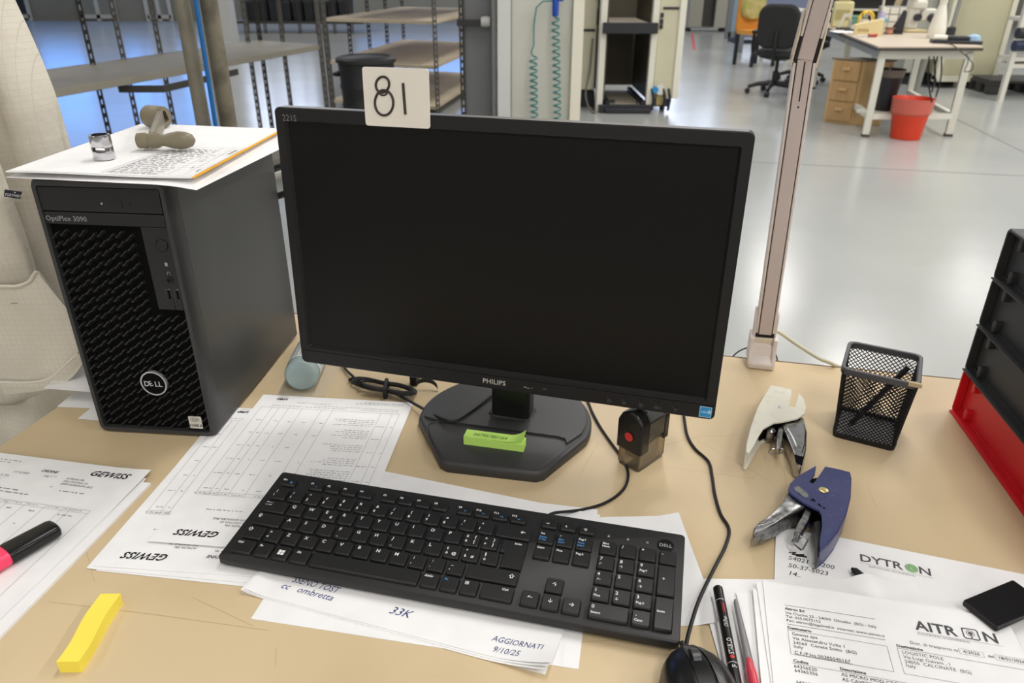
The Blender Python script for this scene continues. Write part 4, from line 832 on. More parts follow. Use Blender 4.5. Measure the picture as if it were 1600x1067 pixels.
for k in range(n):
    a = 2 * PI * k / n; r_ = .0072 / max(abs(math.cos(a)), abs(math.sin(a))); r_ = min(r_, .0095); sqr.append((r_ * math.cos(a), r_ * math.sin(a)))
hb.loft([[(ro * .93 * math.cos(2 * PI * k / n), ro * .93 * math.sin(2 * PI * k / n), -.02) for k in range(n)], [(ro * math.cos(2 * PI * k / n), ro * math.sin(2 * PI * k / n), -.018) for k in range(n)], [(ro * math.cos(2 * PI * k / n), ro * math.sin(2 * PI * k / n), .006) for k in range(n)], [(ro * .95 * math.cos(2 * PI * k / n), ro * .95 * math.sin(2 * PI * k / n), .008) for k in range(n)], [(x, y, .008) for x, y in sqr], [(x, y, -.012) for x, y in sqr]])
obj('hub', hb, CRK, ck)
obj('square_socket', MB().at(Matrix.Translation(hub_c) @ hq).box(-.0066, .0066, -.0066, .0066, -.0115, -.011), DARK, ck)
arm0 = gA + ax_ * (Lg * .28); arm1 = hub_c + hd * .003; mid = (arm0 + arm1) / 2 + Vector((.003, 0, .004))
m = MB(); ap = spline([arm0, mid, arm1], 5); m.loft([[tuple(p + hd * (.0060 * i) + Vector((0, 0, 1)) * (.0095 * j)) for i, j in ((-1, -1), (1, -1), (1, 1), (-1, 1))] for p in ap]); obj('arm', m, CRK, ck, bevel=.002)
# ================================================================== seal pliers
def px_poly(org, sc, pts, h): return [(lambda q: (q.x, q.y))(D(org[0] + x / sc, org[1] + y / sc, h)) for x, y in pts]
def local(poly, c): return [(x - c[0], y - c[1]) for x, y in poly]
def smooth_poly(p, n=3, closed=True):
    P = [Vector((x, y, 0)) for x, y in p]; N = len(P); out = []
    for i in range(N):
        p0, p1, p2, p3 = P[i - 1], P[i], P[(i + 1) % N], P[(i + 2) % N]
        for k in range(n):
            t = k / n; q = .5 * ((2 * p1) + (p2 - p0) * t + (2 * p0 - 5 * p1 + 4 * p2 - p3) * t * t + (3 * p1 - p0 - 3 * p2 + p3) * t ** 3); out.append((q.x, q.y))
    return out
def inset(poly, d):
    n = len(poly); s = 1 if area2(poly) > 0 else -1; out = []
    for i in range(n):
        a, b, c = Vector(poly[i - 1] + (0,)), Vector(poly[i] + (0,)), Vector(poly[(i + 1) % n] + (0,))
        e1 = (b - a); e2 = (c - b)
        if e1.length < 1e-9 or e2.length < 1e-9: out.append(poly[i]); continue
        e1.normalize(); e2.normalize(); n1 = Vector((-e1.y, e1.x, 0)) * s; n2 = Vector((-e2.y, e2.x, 0)) * s; v = (n1 + n2)
        if v.length < .2: out.append(poly[i]); continue
        v = v.normalized() * min(d / max(.4, v.normalized().dot(n1)), d * 1.8); out.append((b.x + v.x, b.y + v.y))
    return out
WPL = mat('pliers_white', (222, 219, 205), .38, noise=(90, (205, 200, 182), .55, .8), coat=.2)
BPL = mat('pliers_blue', (52, 58, 108), .36, noise=(220, (70, 76, 122), .55, .75), coat=.2)
CHR2 = mat('worn_chrome', (190, 190, 192), .22, metal=1, noise=(120, (140, 140, 142), .5, .7))
# white pair
o5, s5 = (1120, 480), 4.103
wc = D(1222, 670)
wp = thing('seal_pliers', 'white and chrome hand seal pliers lying behind the blue pair', 'pliers', (wc.x, wc.y, DESK), 0, 'seal pliers')
c_ = (wc.x, wc.y); T = .026
plate = [(345, 497), (412, 510), (480, 527), (478, 560), (465, 632), (500, 640), (528, 548), (560, 590), (575, 640), (565, 680), (520, 710), (430, 730), (370, 738), (300, 775), (265, 830), (240, 880), (205, 935), (187, 925), (190, 870), (215, 770), (260, 640), (300, 570)]
for z0, z1_ in ((T - .003, T), (.0, .003)):
    pl = local(px_poly(o5, s5, plate, T), c_); obj('jaw_plate', MB().prism(pl, z0, z1_), WPL, wp, bevel=.0008)
ridge = [(345, 497), (300, 570), (260, 640), (215, 770), (190, 870), (187, 925), (196, 920), (225, 850), (250, 770), (285, 680), (320, 600), (360, 510)]
obj('grip_spine', MB().prism(local(px_poly(o5, s5, ridge, T), c_), .003, T - .003), WPL, wp, bevel=.001)
hand = [(395, 700), (470, 690), (545, 690), (566, 700), (586, 790), (582, 900), (568, 960), (548, 1016), (505, 992), (492, 930), (470, 870), (440, 800), (410, 745)]
hp = local(px_poly(o5, s5, hand, T * .85), c_)
obj('chrome_handle', MB().prism(hp, .003, .0205, top=inset(hp, .0012)), CHR2, wp, bevel=.0015)
hin = [(430, 740), (520, 735), (560, 740), (572, 800), (566, 880), (550, 930), (520, 915), (500, 860), (470, 800)]
obj('handle_panel', MB().prism(local(px_poly(o5, s5, hin, T * .85), c_), .0205, .0214, top=inset(local(px_poly(o5, s5, hin, T * .85), c_), .0012)), CHR2, wp)
hend = [(500, 940), (560, 955), (548, 1010), (508, 990)]
obj('handle_end', MB().prism(local(px_poly(o5, s5, hend, T * .85), c_), .0206, .0212), DARK, wp)
core = [(320, 560), (450, 560), (455, 640), (520, 660), (540, 690), (430, 720), (350, 730), (290, 760), (280, 700)]
obj('jaw_core', MB().prism(local(px_poly(o5, s5, core, T), c_), .003, T - .003), DARK, wp)
lev = [(393, 745), (432, 757), (414, 890), (400, 905), (383, 890), (388, 800)]
obj('spring_lever', MB().prism(local(px_poly(o5, s5, lev, T * .7), c_), .008, .0185), CHR2, wp, bevel=.001)
rc = px_poly(o5, s5, [(382, 912)], T * .6)[0]; rcx, rcy = rc[0] - c_[0], rc[1] - c_[1]
obj('wire_ring', MB().tube([(rcx + .0085 * math.cos(t), rcy + .0058 * math.sin(t), .013 + .002 * math.cos(t)) for t in [2 * PI * k / 20 for k in range(20)]], .0008, 6, closed=True), CHROME, wp)
cr = [(300, 765), (350, 745), (375, 760), (378, 790), (330, 800), (280, 850)]
obj('spring_coil', MB().at(Matrix.Translation((*(lambda q: (q[0] - c_[0], q[1] - c_[1]))(px_poly(o5, s5, [(352, 752)], T)[0]), 0))).lathe([(.004, .004), (.0062, .006), (.0055, .009), (.0062, .012), (.0055, .015), (.0062, .018), (.004, .020)], 16), STEEL, wp)
rv = px_poly(o5, s5, [(405, 640)], T)[0]
obj('rivet', MB().lathe([(.0022, T - .0005), (.0022, T + .0006), (.0014, T + .001)], 14, (rv[0] - c_[0], rv[1] - c_[1], 0)), CHR2, wp)
# blue pair
o6, s6 = (1150, 700), 5.335
bc_ = D(1262, 795); c_ = (bc_.x, bc_.y)
bl_ = thing('seal_pliers', 'blue and steel hand seal pliers resting on the letterhead corner', 'pliers', (bc_.x, bc_.y, DESK + .0016), 0, 'seal pliers')
plate = [(668, 152), (655, 230), (610, 290), (645, 303), (740, 160), (850, 182), (950, 208), (962, 260), (955, 420), (920, 560), (850, 700), (780, 790), (700, 860), (695, 790), (715, 650), (712, 570), (690, 530), (620, 495), (540, 450), (460, 395), (432, 355), (450, 300), (520, 235), (600, 190)]
for z0, z1_ in ((T - .003, T), (.0, .003)):
    obj('jaw_plate', MB().prism(local(px_poly(o6, s6, plate, T), c_), z0, z1_), BPL, bl_, bevel=.0009)
spine = [(950, 208), (962, 260), (955, 420), (920, 560), (850, 700), (780, 790), (702, 858), (700, 830), (760, 770), (830, 680), (890, 550), (925, 420), (930, 260)]
obj('grip_spine', MB().prism(local(px_poly(o6, s6, spine, T), c_), .003, T - .003), BPL, bl_, bevel=.001)
core = [(560, 260), (900, 200), (920, 400), (860, 560), (760, 560), (700, 500), (600, 470), (480, 380), (470, 320)]
obj('jaw_core', MB().prism(local(px_poly(o6, s6, core, T), c_), .003, T - .003), DARK, bl_)
hl_ = [(436, 330), (590, 470), (585, 500), (500, 540), (420, 580), (330, 640), (250, 680), (148, 708), (138, 668), (180, 620), (250, 572), (330, 505), (385, 445), (412, 385)]
hp = local(px_poly(o6, s6, hl_, T * .9), c_)
obj('steel_handle', MB().prism(hp, .003, .0225, top=inset(hp, .001)), STEEL, bl_, bevel=.0015)
ins = [(330, 520), (430, 420), (560, 490), (440, 550), (300, 625), (180, 655)]
obj('handle_panel', MB().prism(local(px_poly(o6, s6, ins, T * .9), c_), .0225, .0232, top=inset(local(px_poly(o6, s6, ins, T * .9), c_), .001)), STEEL, bl_)
lip = [(640, 640), (690, 620), (712, 640), (700, 760), (694, 850), (690, 930), (676, 944), (668, 900), (672, 780)]
obj('inner_handle', MB().prism(local(px_poly(o6, s6, lip, T * .6), c_), .003, .018), mat('dark_steel', (70, 70, 72), .35, metal=.8), bl_, bevel=.001)
lev = [(580, 500), (638, 520), (600, 620), (560, 690), (530, 730), (482, 712), (500, 660), (545, 580)]
obj('spring_lever', MB().prism(local(px_poly(o6, s6, lev, T * .8), c_), .009, .0205), STEEL, bl_, bevel=.001)
rgp = px_poly(o6, s6, [(520, 700), (600, 738), (595, 760), (560, 820), (545, 822), (475, 765), (480, 742)], T * .6)
obj('wire_ring', MB().tube(spline([(x - c_[0], y - c_[1], .0105) for x, y in rgp + [rgp[0]]], 3)[:-1], .0009, 6, closed=True), CHROME, bl_)
rv = px_poly(o6, s6, [(727, 362)], T)[0]
obj('rivet', MB().lathe([(.005, T - .0005), (.005, T + .0006), (.0038, T + .001)], 18, (rv[0] - c_[0], rv[1] - c_[1], 0)), mat('brass', (200, 185, 130), .3, metal=1), bl_)
ov = smooth_poly([(482, 335), (520, 330), (580, 375), (605, 415), (585, 425), (530, 400), (490, 360)], 2)
obj('window_slot', MB().prism(local(px_poly(o6, s6, ov, T), c_), T - .0002, T + .0004), STEEL, bl_)
for q in ([(640, 430), (662, 455), (650, 460), (648, 450), (615, 445)], [(685, 470), (712, 495), (702, 502), (695, 490), (680, 485)], [(725, 500), (745, 515), (735, 518), (720, 512)]):
    obj('spring_slot', MB().prism(local(px_poly(o6, s6, q, T), c_), T - .0002, T + .0003), DARK, bl_)
# ================================================================== self-inking stamp
A, B, C = D(964, 727.6), D(997, 739), D(1036, 712)
e = (C - B); an = math.atan2(e.y, e.x); L = e.length; w_ = .030
st = thing('self_inking_stamp', 'black self-inking stamp with a clear base and a red dot, below the monitor', 'stamp', (B.x, B.y, DESK), an)
CLR = mat('smoky_clear', (205, 190, 165), .08, trans=.85, ior=1.3, alpha=1)
m = MB(); m.prism(rr(L, w_, .003, 3, L / 2, w_ / 2), 0, .004); obj('base_frame', m, CLR, st)
for x0_, x1_, y0_, y1_ in ((0, L, 0, .0018), (0, L, w_ - .0018, w_), (0, .0018, 0, w_), (L - .0018, L, 0, w_)): obj('base_wall', MB().box(x0_, x1_, y0_, y1_, .004, .034), CLR, st)
obj('ink_cartridge', MB().box(.006, L - .006, .005, w_ - .005, .012, .026), mat('cartridge_amber', (120, 100, 70), .4), st, bevel=.001)
for x in (.010, L - .010): obj('guide_post', MB().box(x - .0015, x + .0015, .003, .0055, .004, .032), mat('post_tan', (150, 130, 95), .4), st)
cp = MB(); prof = [(-.003, .024), (w_ + .003, .024), (w_ + .003, .062), (w_ - .002, .072), (w_ * .62, .0775), (w_ * .38, .0775), (.002, .072), (-.003, .062)]
cp.prism(prof, -.003, .014, axis='x'); obj('front_cap', cp, BLKS, st, bevel=.0025)
m = MB(); m.prism([(-.001, .036), (w_ + .001, .036), (w_ + .001, .062), (w_ * .7, .072), (w_ * .3, .072), (-.001, .062)], .012, L + .001, axis='x'); obj('cap_body', m, mat('cap_grey', (58, 57, 52), .3), st, bevel=.0015)
obj('rear_cap', MB().prism([(-.002, .028), (w_ + .002, .028), (w_ + .002, .06), (w_ * .7, .0715), (w_ * .3, .0715), (-.002, .06)], L - .006, L + .003, axis='x'), BLKS, st, bevel=.0015)
obj('top_window', MB().box(.018, L - .010, .006, w_ - .006, .0722, .0735), mat('clear_top', (150, 150, 150), .05, spec=.8), st, bevel=.0006)
obj('red_dot', MB().at(Matrix.Translation((-.0034, w_ * .5, .045)) @ Matrix.Rotation(PI / 2, 4, 'Y')).lathe([(.0056, -.0006), (.0056, .0006)], 22), mat('dot_red', (205, 48, 48), .5), st)
obj('dot_rim', MB().at(Matrix.Translation((-.0032, w_ * .5, .045)) @ Matrix.Rotation(PI / 2, 4, 'Y')).lathe([(.0068, -.0006), (.0068, .0005), (.0058, .0005)], 22), BLK, st)
# ================================================================== mesh pen cup
rim = [G(*p, DESK + .1) for p in ((1331, 575), (1439, 598), (1437, 556), (1334, 541))]
cc_ = sum(rim, Vector()) / 4; e1 = (rim[1] - rim[0]); an = math.atan2(e1.y, e1.x); HC = .1
bw_, tw2 = .068, .081
cu = thing('pen_cup', 'black wire mesh pen cup with a square rim at the back right', 'pen cup', (cc_.x - .002, cc_.y + .004, DESK), an)
MESHM = mat('mesh_black', (30, 30, 32), .4, metal=.3)
def side_pt(k, u, v):       # side k, u across -1..1, v up 0..1
    hw = (bw_ + (tw2 - bw_) * v) / 2; x, y = u * hw, -hw
    x, y = rot2(x, y, k * PI / 2); return Vector((x, y, .004 + v * (HC - .008)))
for k in range(4):
    m = MB(); N = 14
    for d in (1, -1):
        for i in range(-N, N + 1):
            u0 = -1 + 2 * i / N if d == 1 else -1 + 2 * i / N
            seg = []
            v0, v1 = 0.0, 1.0; sl = 2.5   # u change over full height
            ua, ub = (u0, u0 + sl) if d == 1 else (u0 + sl, u0)
            def clip(ua, ub):
                t0, t1 = 0, 1; du = ub - ua
                for lim, sg in ((-1, 1), (1, -1)):
                    f0, f1 = sg * (ua - lim), sg * (ub - lim)
                    if f0 < 0 and f1 < 0: return None
                    if f0 < 0: t0 = max(t0, f0 / (f0 - f1))
                    if f1 < 0: t1 = min(t1, f0 / (f0 - f1))
                return (t0, t1) if t0 < t1 - .01 else None
            r_ = clip(ua, ub)
            if not r_: continue
            pa = side_pt(k, ua + (ub - ua) * r_[0], r_[0]); pb = side_pt(k, ua + (ub - ua) * r_[1], r_[1])
            m.tube([pa, pb], .00062, 4)
    o = obj('mesh_side', m, MESHM, cu); o['kind'] = 'stuff'
rim_o, rim_i = rr(tw2 + .006, tw2 + .006, .010, 4), rr(tw2 - .003, tw2 - .003, .008, 4)
obj('rim', MB().loft([[(x, y, HC - .008) for x, y in rim_i], [(x, y, HC - .008) for x, y in rim_o], [(x, y, HC) for x, y in rim_o], [(x, y, HC) for x, y in rim_i], [(x, y, HC - .008) for x, y in rim_i]], cap=False), mat('rim_dark', (72, 72, 76), .35), cu, bevel=.001)
ro_ = rr(bw_ + .004, bw_ + .004, .007, 4); ro2 = rr(bw_ + .006, bw_ + .006, .007, 4)
obj('base_tray', MB().loft([[(x, y, 0) for x, y in ro_], [(x, y, .001) for x, y in ro_], [(x, y, .007) for x, y in ro2], [(x, y, .007) for x, y in rr(bw_, bw_, .006, 4)], [(x, y, .002) for x, y in rr(bw_, bw_, .006, 4)]]), MESHM, cu)
obj('base_plate', MB().box(-bw_ / 2 + .002, bw_ / 2 - .002, -bw_ / 2 + .002, bw_ / 2 - .002, .0021, .0028), mat('cup_floor', (112, 112, 114), .5), cu)
for sx_, sy_ in ((-1, -1), (1, -1), (1, 1), (-1, 1)): obj('corner_wire', MB().tube([(sx_ * bw_ / 2, sy_ * bw_ / 2, .003), (sx_ * tw2 / 2, sy_ * tw2 / 2, HC - .004)], .0013, 6), MESHM, cu)
obj('tape_scrap', MB().box(tw2 / 2 - .010, tw2 / 2 + .004, -tw2 / 2 - .0035, -tw2 / 2 + .001, HC - .004, HC + .0008), mat('tape_tan', (190, 170, 135), .7), cu)
ip = thing('pen', 'dark pen leaning diagonally inside the mesh pen cup', 'pen', (cc_.x - .002, cc_.y + .004, DESK + .0045), an)
obj('barrel', MB().tube([(-.018, -.012, .006), (.029, .010, .090)], .0036, 10), BLKS, ip)
obj('tip', MB().tube([(-.0205, -.0132, .0025), (-.018, -.012, .006)], [.0008, .0034], 10), STEEL, ip)
# ================================================================== bench lamp arm
lb = (D(1168, 575) + D(1208, 581)) / 2; an = math.radians(-14)
lp = thing('bench_lamp', 'grey-white articulated lamp arm clamped to the back edge of the desk', 'lamp', (lb.x, lb.y, DESK), an)
LW = mat('lamp_offwhite', (228, 218, 212), .4); LC = mat('lamp_cream', (226, 212, 190), .4); LT = mat('lamp_taupe', (206, 191, 186), .38); LDK = mat('lamp_slot', (30, 24, 28), .6)
m = MB(); bw2 = .038
m.loft([[(-.019, 0, 0), (.019, 0, 0), (.019, .05, 0), (-.019, .05, 0)], [(-.0195, -.001, .010), (.0195, -.001, .010), (.0195, .05, .010), (-.0195, .05, .010)], [(-.018, .012, .018), (.018, .012, .018), (.018, .05, .018), (-.018, .05, .018)], [(-.0165, .018, .034), (.0165, .018, .034), (.0165, .048, .034), (-.0165, .048, .034)]])
obj('base_foot', m, LW, lp, bevel=.003)
for x in (-.0165, .0165): obj('foot_cheek', MB().prism([(.0, .010), (.012, .030), (.012, .044), (.046, .044), (.046, .010)], x - .0028, x + .0028, axis='x'), LW, lp, bevel=.001)
obj('clamp_screw', MB().lathe([(.005, -.07), (.005, -.005), (.012, -.004), (.012, 0)], 14, (0, .035, -.03)), LW, lp)
# lower arm leans slightly: direction from the photo
cpv = Matrix.Rotation(-an, 4, 'Z')
def lloc(p): return cpv @ (p - Vector((lb.x, lb.y, DESK)))
Y0 = lb.y + .03
pb = lloc(V(1191, 545, Y0)); pt = lloc(V(1257, 92, Y0)); pu = lloc(V(1330, -170, Y0 - .01))
ax1 = (pt - pb).normalized(); ax2 = (pu - pt).normalized()
def frame(o, ax):
    x = Vector((1, 0, 0)); x = (x - ax * x.dot(ax)).normalized(); y = ax.cross(x); return Matrix(((x.x, y.x, ax.x, o.x), (x.y, y.y, ax.y, o.y), (x.z, y.z, ax.z, o.z), (0, 0, 0, 1)))
F1 = frame(pb, ax1); L1_ = (pt - pb).length
obj('yoke_block', MB().at(F1).box(-.0145, .0145, -.010, .016, -.003, .022), LC, lp, bevel=.0015)
for s in (-1, 1): obj('yoke_cheek', MB().at(F1).prism(rr(.024, .062, .008, 4, .004, .034), s * .0148 - .0015, s * .0148 + .0015, axis='x'), LW, lp, bevel=.0008)
obj('yoke_slot', MB().at(F1).box(-.0125, .0125, -.006, .014, .0218, .05), LDK, lp)
for s in (-1, 1):
    obj('spring', MB().at(F1).tube([(s * .0098 + .0016 * math.cos(t), -.006 + .0016 * math.sin(t), .026 + t * .0006) for t in [k * .55 for k in range(90)]], .0004, 4), STEEL, lp)
    obj('side_rail', MB().at(F1).box(s * .0118 - .0016, s * .0118 + .0016, -.009, .011, .03, L1_ - .004), LW, lp, bevel=.0007)
    obj('rail_gap', MB().at(F1).box(s * .0096 - .0007, s * .0096 + .0007, -.0068, .008, .028, L1_), LDK, lp)
la = obj('lower_arm', MB().at(F1).box(-.0088, .0088, -.0098, .010, .028, L1_), LT, lp, bevel=.0008)
obj('arm_slot', MB().at(F1).box(-.0008, .0008, -.0101, -.0097, L1_ - .05, L1_ - .002), LDK, la)
obj('arm_screw', MB().at(F1 @ Matrix.Translation((0, -.0098, L1_ - .057)) @ Matrix.Rotation(PI / 2, 4, 'X')).lathe([(.0012, -.0004), (.0012, .0003)], 12), LDK, la)
F2 = frame(pt, ax2); L2_ = (pu - pt).length
for s in (-1, 1):
    obj('elbow_cheek', MB().at(F2).prism([(-.009, -.008), (.012, -.008), (.012, .05), (.004, .056), (-.009, .03)], s * .0152 - .0013, s * .0152 + .0013, axis='x'), LC, lp, bevel=.0007)
    obj('elbow_slot', MB().at(F2).box(s * .0118 - .0014, s * .0118 + .0014, -.007, .008, -.004, .026), LDK, lp)
    obj('upper_rail', MB().at(F2).box(s * .0118 - .0016, s * .0118 + .0016, -.009, .011, .026, L2_), LW, lp, bevel=.0007)
obj('upper_arm', MB().at(F2).box(-.0092, .0092, -.0105, .010, 0, L2_), LT, lp, bevel=.0008)
obj('elbow_pin', MB().at(F2 @ Matrix.Rotation(PI / 2, 4, 'Y')).lathe([(.003, -.0175), (.003, .0175)], 12), STEEL, lp)
# lamp head above the picture
F3 = frame(pu, Vector((0, -.3, .1)).normalized()); obj('lamp_head', MB().at(Matrix.Translation(pu + Vector((.03, -.08, .02)))).lathe([(.10, 0), (.105, .005), (.105, .03), (.06, .05), (.02, .055)], 32), LW, lp)
# lamp cables
cw_ = MB(); P = [V(1196, 515, Y0 + .02), V(1215, 518, Y0 + .03), V(1245, 538, Y0 + .02), V(1280, 560, Y0 - .01), V(1303, 570, Y0 - .02), V(1325, 590, Y0 + .03), V(1330, 680, Y0 + .05)]
tag(obj('lamp_cable', cw_.tube(spline(P, 6), .0027, 8), mat('cable_cream', (205, 200, 176), .45)), 'cream cable hanging from the lamp joint over the back edge', 'cable')
cw_ = MB(); P = [V(1215, 590, Y0 + .03), V(1214, 560, Y0 + .028), V(1206, 545, Y0 + .03), V(1188, 538, Y0 + .04), V(1165, 544, Y0 + .03), V(1148, 554, Y0 + .035), V(1135, 575, Y0 + .045), V(1130, 640, Y0 + .05)]
tag(obj('black_wire', cw_.tube(spline(P, 6), .0011, 6), RUBBER), 'thin black wire looping behind the lamp foot', 'cable')
# ================================================================== stacked trays at the right
BX = mat('tray_black', (54, 54, 55), .45, spec=.45, bump=(500, .1, .0004)); RX = mat('tray_red', (212, 30, 40), .4, spec=.45)
q0 = D(1486, 640); q1 = D(1600, 800); dv = (q1 - q0); an = math.atan2(dv.y, dv.x)   # long side runs towards the viewer
LTR, WTR, HTR = .40, .30, .0635
def tray(label, z, m, i):
    t = thing('stacking_tray', label, 'tray', (q0.x, q0.y, DESK + z), an, 'stacked trays'); H = HTR
    # local: x along the long side (towards viewer), +y is away from the camera side (to the right of the picture)
    obj('tray_floor', MB().box(.006, LTR - .006, .008, WTR - .006, .003, .006), m, t)
    obj('side_wall', MB().box(.002, LTR - .002, .010, .0125, .003, H - .002), m, t)
    obj('side_wall', MB().box(.002, LTR - .002, WTR - .004, WTR - .0015, .003, H - .002), m, t)
    for x in (.002, LTR - .0045): obj('end_wall', MB().box(x, x + .0025, .010, WTR - .0015, .003, H - .002), m, t)
    fr = MB()
    o_ = rr(LTR, H - .001, .006, 3, LTR / 2, H / 2); i_ = rr(LTR - .005, H - .006, .004, 3, LTR / 2, H / 2)
    fr.loft([[(x, .012, z_) for x, z_ in o_], [(x, 0, z_) for x, z_ in o_], [(x, 0, z_) for x, z_ in i_], [(x, .0105, z_) for x, z_ in i_]], cap=False); obj('side_frame', fr, m, t, smooth=30)
    obj('bottom_ledge', MB().prism([(-.004, .0005), (.012, .0005), (.012, .004), (-.004, .002)], .004, LTR - .004, axis='x'), m, t)
    obj('top_rim', MB().box(.001, LTR - .001, .001, .018, H - .003, H), m, t, bevel=.001)
    for x in (.030, .20, .36):
        for zz in (.011, H - .011): obj('peg', MB().at(Matrix.Translation((x, .003, zz))).prism(rr(.0085, .0165, .0038, 3), -.0105, .0, axis='y'), m, t, bevel=.0012)
tray('red stacking tray at the bottom of the stack', 0, RX, 0)
tray('black stacking tray directly on the red tray', HTR, BX, 1)
tray('black stacking tray in the middle of the three black ones', 2 * HTR, BX, 2)
tray('topmost black stacking tray of the stack', 3 * HTR, BX, 3)
# ================================================================== bottle lying in a clear bag
ca_, cb_ = D(473, 583, .024), D(466, 540, .024)
dr = Vector((-.03, .95, 0)).normalized(); q = Vector((0, 0, 1)).rotation_difference(dr).to_matrix().to_4x4()
bt = thing('sanitizer_bottle', 'clear plastic bottle with a teal cap lying behind the papers', 'bottle', (ca_.x, ca_.y - .012, DESK + .001), 0)
Bm = Matrix.Translation((0, 0, .0235)) @ q
PET = mat('clear_plastic', (222, 236, 236), .1, trans=.7, ior=1.2)
GEL = mat('bottle_liquid', (196, 216, 218), .2, trans=.25, ior=1.2)
obj('bottle_body', MB().at(Bm).lathe([(.012, .003), (.019, .0), (.0225, .002), (.0232, .006), (.0232, .085), (.020, .096), (.011, .106), (.0095, .116)], 32), PET, bt)
obj('liquid', MB().at(Bm).lathe([(.010, .005), (.0205, .004), (.0218, .008), (.0218, .082), (.018, .092)], 28), GEL, bt)
lb_ = MB(); n = 24; rings = []
for zc in (.018, .080): rings.append([(.0236 * math.cos(a), .0236 * math.sin(a), zc) for a in [-PI * .95 + PI * 1.5 * k / n for k in range(n + 1)]])
lv = MB().at(Bm); vs = rings[0] + rings[1]; lv.add(vs, [(i, i + 1, n + 2 + i, n + 1 + i) for i in range(n)])
lbl = obj('bottle_label', lv, mat('label_white', (222, 228, 228), .5), bt, flat=True)
pm = MB().at(Bm); rgx = random.Random(3)
for r_ in range(13):
    z_ = .023 + r_ * .0042
    for k in range(16):
        a0 = -PI * .9 + PI * 1.4 * k / 16 + rgx.uniform(0, .03); a1 = a0 + rgx.uniform(.1, .22)
        pm.add([(.0238 * math.cos(a), .0238 * math.sin(a), z) for a, z in ((a0, z_), (a1, z_), (a1, z_ + .0013), (a0, z_ + .0013))], [(0, 1, 2, 3)])
obj('label_print', pm, INK2, lbl, flat=True)['kind'] = 'stuff'
obj('cap', MB().at(Bm).lathe([(.0115, .112), (.0125, .113), (.0125, .132), (.0115, .1335)], 24), mat('cap_teal', (20, 140, 140), .35), bt)
bg = MB(); Lb = [(-.034, -.012), (.034, -.014), (.040, .13), (-.036, .135)]
bgr = []
for k, (sc2, z_) in enumerate(((1.0, .0006), (1.02, .0011))): bgr.append([(x * sc2, y * sc2, z_) for x, y in Lb])
obj('plastic_bag', bg.loft(bgr), mat('bag_film', (228, 224, 210), .12, alpha=.18), bt)
# ================================================================== work coat hanging at the left
CT = mat('coat_cotton', (212, 206, 193), .85, spec=.15, noise=(14, (203, 197, 183), .4, .7), bump=(60, .45, .004))
nt = CT.node_tree; bs_ = nt.nodes['Principled BSDF']; old = bs_.inputs['Base Color'].links[0].from_socket
tc = nt.nodes.new('ShaderNodeTexCoord'); sp3 = nt.nodes.new('ShaderNodeSeparateXYZ'); nt.links.new(tc.outputs['Object'], sp3.inputs[0])
ad = nt.nodes.new('ShaderNodeMath'); ad.operation = 'SUBTRACT'; nt.links.new(sp3.outputs['X'], ad.inputs[0]); ad.inputs[1].default_value = 0
cmb = nt.nodes.new('ShaderNodeCombineXYZ'); nt.links.new(ad.outputs[0], cmb.inputs[0]); nt.links.new(sp3.outputs['Z'], cmb.inputs[1])
brk = nt.nodes.new('ShaderNodeTexBrick'); brk.offset = 0; brk.inputs['Scale'].default_value = 1; brk.inputs['Brick Width'].default_value = .0075; brk.inputs['Row Height'].default_value = .0075; brk.inputs['Mortar Size'].default_value = .0003; brk.inputs['Mortar Smooth'].default_value = .3
nt.links.new(cmb.outputs[0], brk.inputs['Vector']); nt.links.new(old, brk.inputs['Color1']); nt.links.new(old, brk.inputs['Color2']); brk.inputs['Mortar'].default_value = lin((198, 192, 178)); nt.links.new(brk.outputs['Color'], bs_.inputs['Base Color'])
co = thing('work_coat', 'off-white cotton work coat hanging beyond the left end of the desk', 'coat', (-.80, 1.02, 0), 0)
prof = [(1.62, -.80), (1.50, -.715), (1.40, -.665), (1.34, -.632), (1.30, -.618), (1.26, -.607), (1.19, -.592), (1.13, -.583), (1.06, -.582), (.98, -.584), (.90, -.588), (.82, -.596), (.74, -.606), (.62, -.612), (.45, -.62)]
def coat_x(z):
    for (z1__, x1), (z2__, x2) in zip(prof, prof[1:]):
        if z <= z1__ and z >= z2__: t = (z1__ - z) / (z1__ - z2__); return x1 + (x2 - x1) * t
    return prof[-1][1]
rings = []
nz, na = 46, 72
for j in range(nz + 1):
    z = 1.62 - (1.62 - .42) * j / nz; xr = coat_x(z) + .80 - .022; xl = -.40 - .10 * (1.62 - z); cxm = (xr + xl) / 2; hx = (xr - xl) / 2; hy = .055 + .05 * min(1, (1.62 - z) / .5)
    ring_ = []
    for i in range(na):
        a = 2 * PI * i / na; c, s = math.cos(a), math.sin(a)
        ex = math.copysign(abs(c) ** .6, c); ey = math.copysign(abs(s) ** .75, s) * (1 if s < 0 else .25)
        fold = .018 * math.sin(a * 11 + 1.2 * math.sin(z * 5) + z * 3) * min(1, (1.64 - z) * 2.2) + .006 * math.sin(a * 17 + z * 7)
        wr = .007 * math.sin(z * 38 + a * 7) * (1 if z < 1.0 else .3) + .010 * math.sin(z * 21 - a * 5) * (1 if z < .98 else .2)
        dx_ = 0 if c > .75 else fold * .3
        ring_.append((cxm + ex * hx + dx_, ey * hy + (fold + wr) * (.35 if c > .8 else 1) * (1 if s < 0 else .3), z))
    rings.append(ring_)
obj('coat_body', MB().loft(rings), CT, co, smooth=0, sub=1)
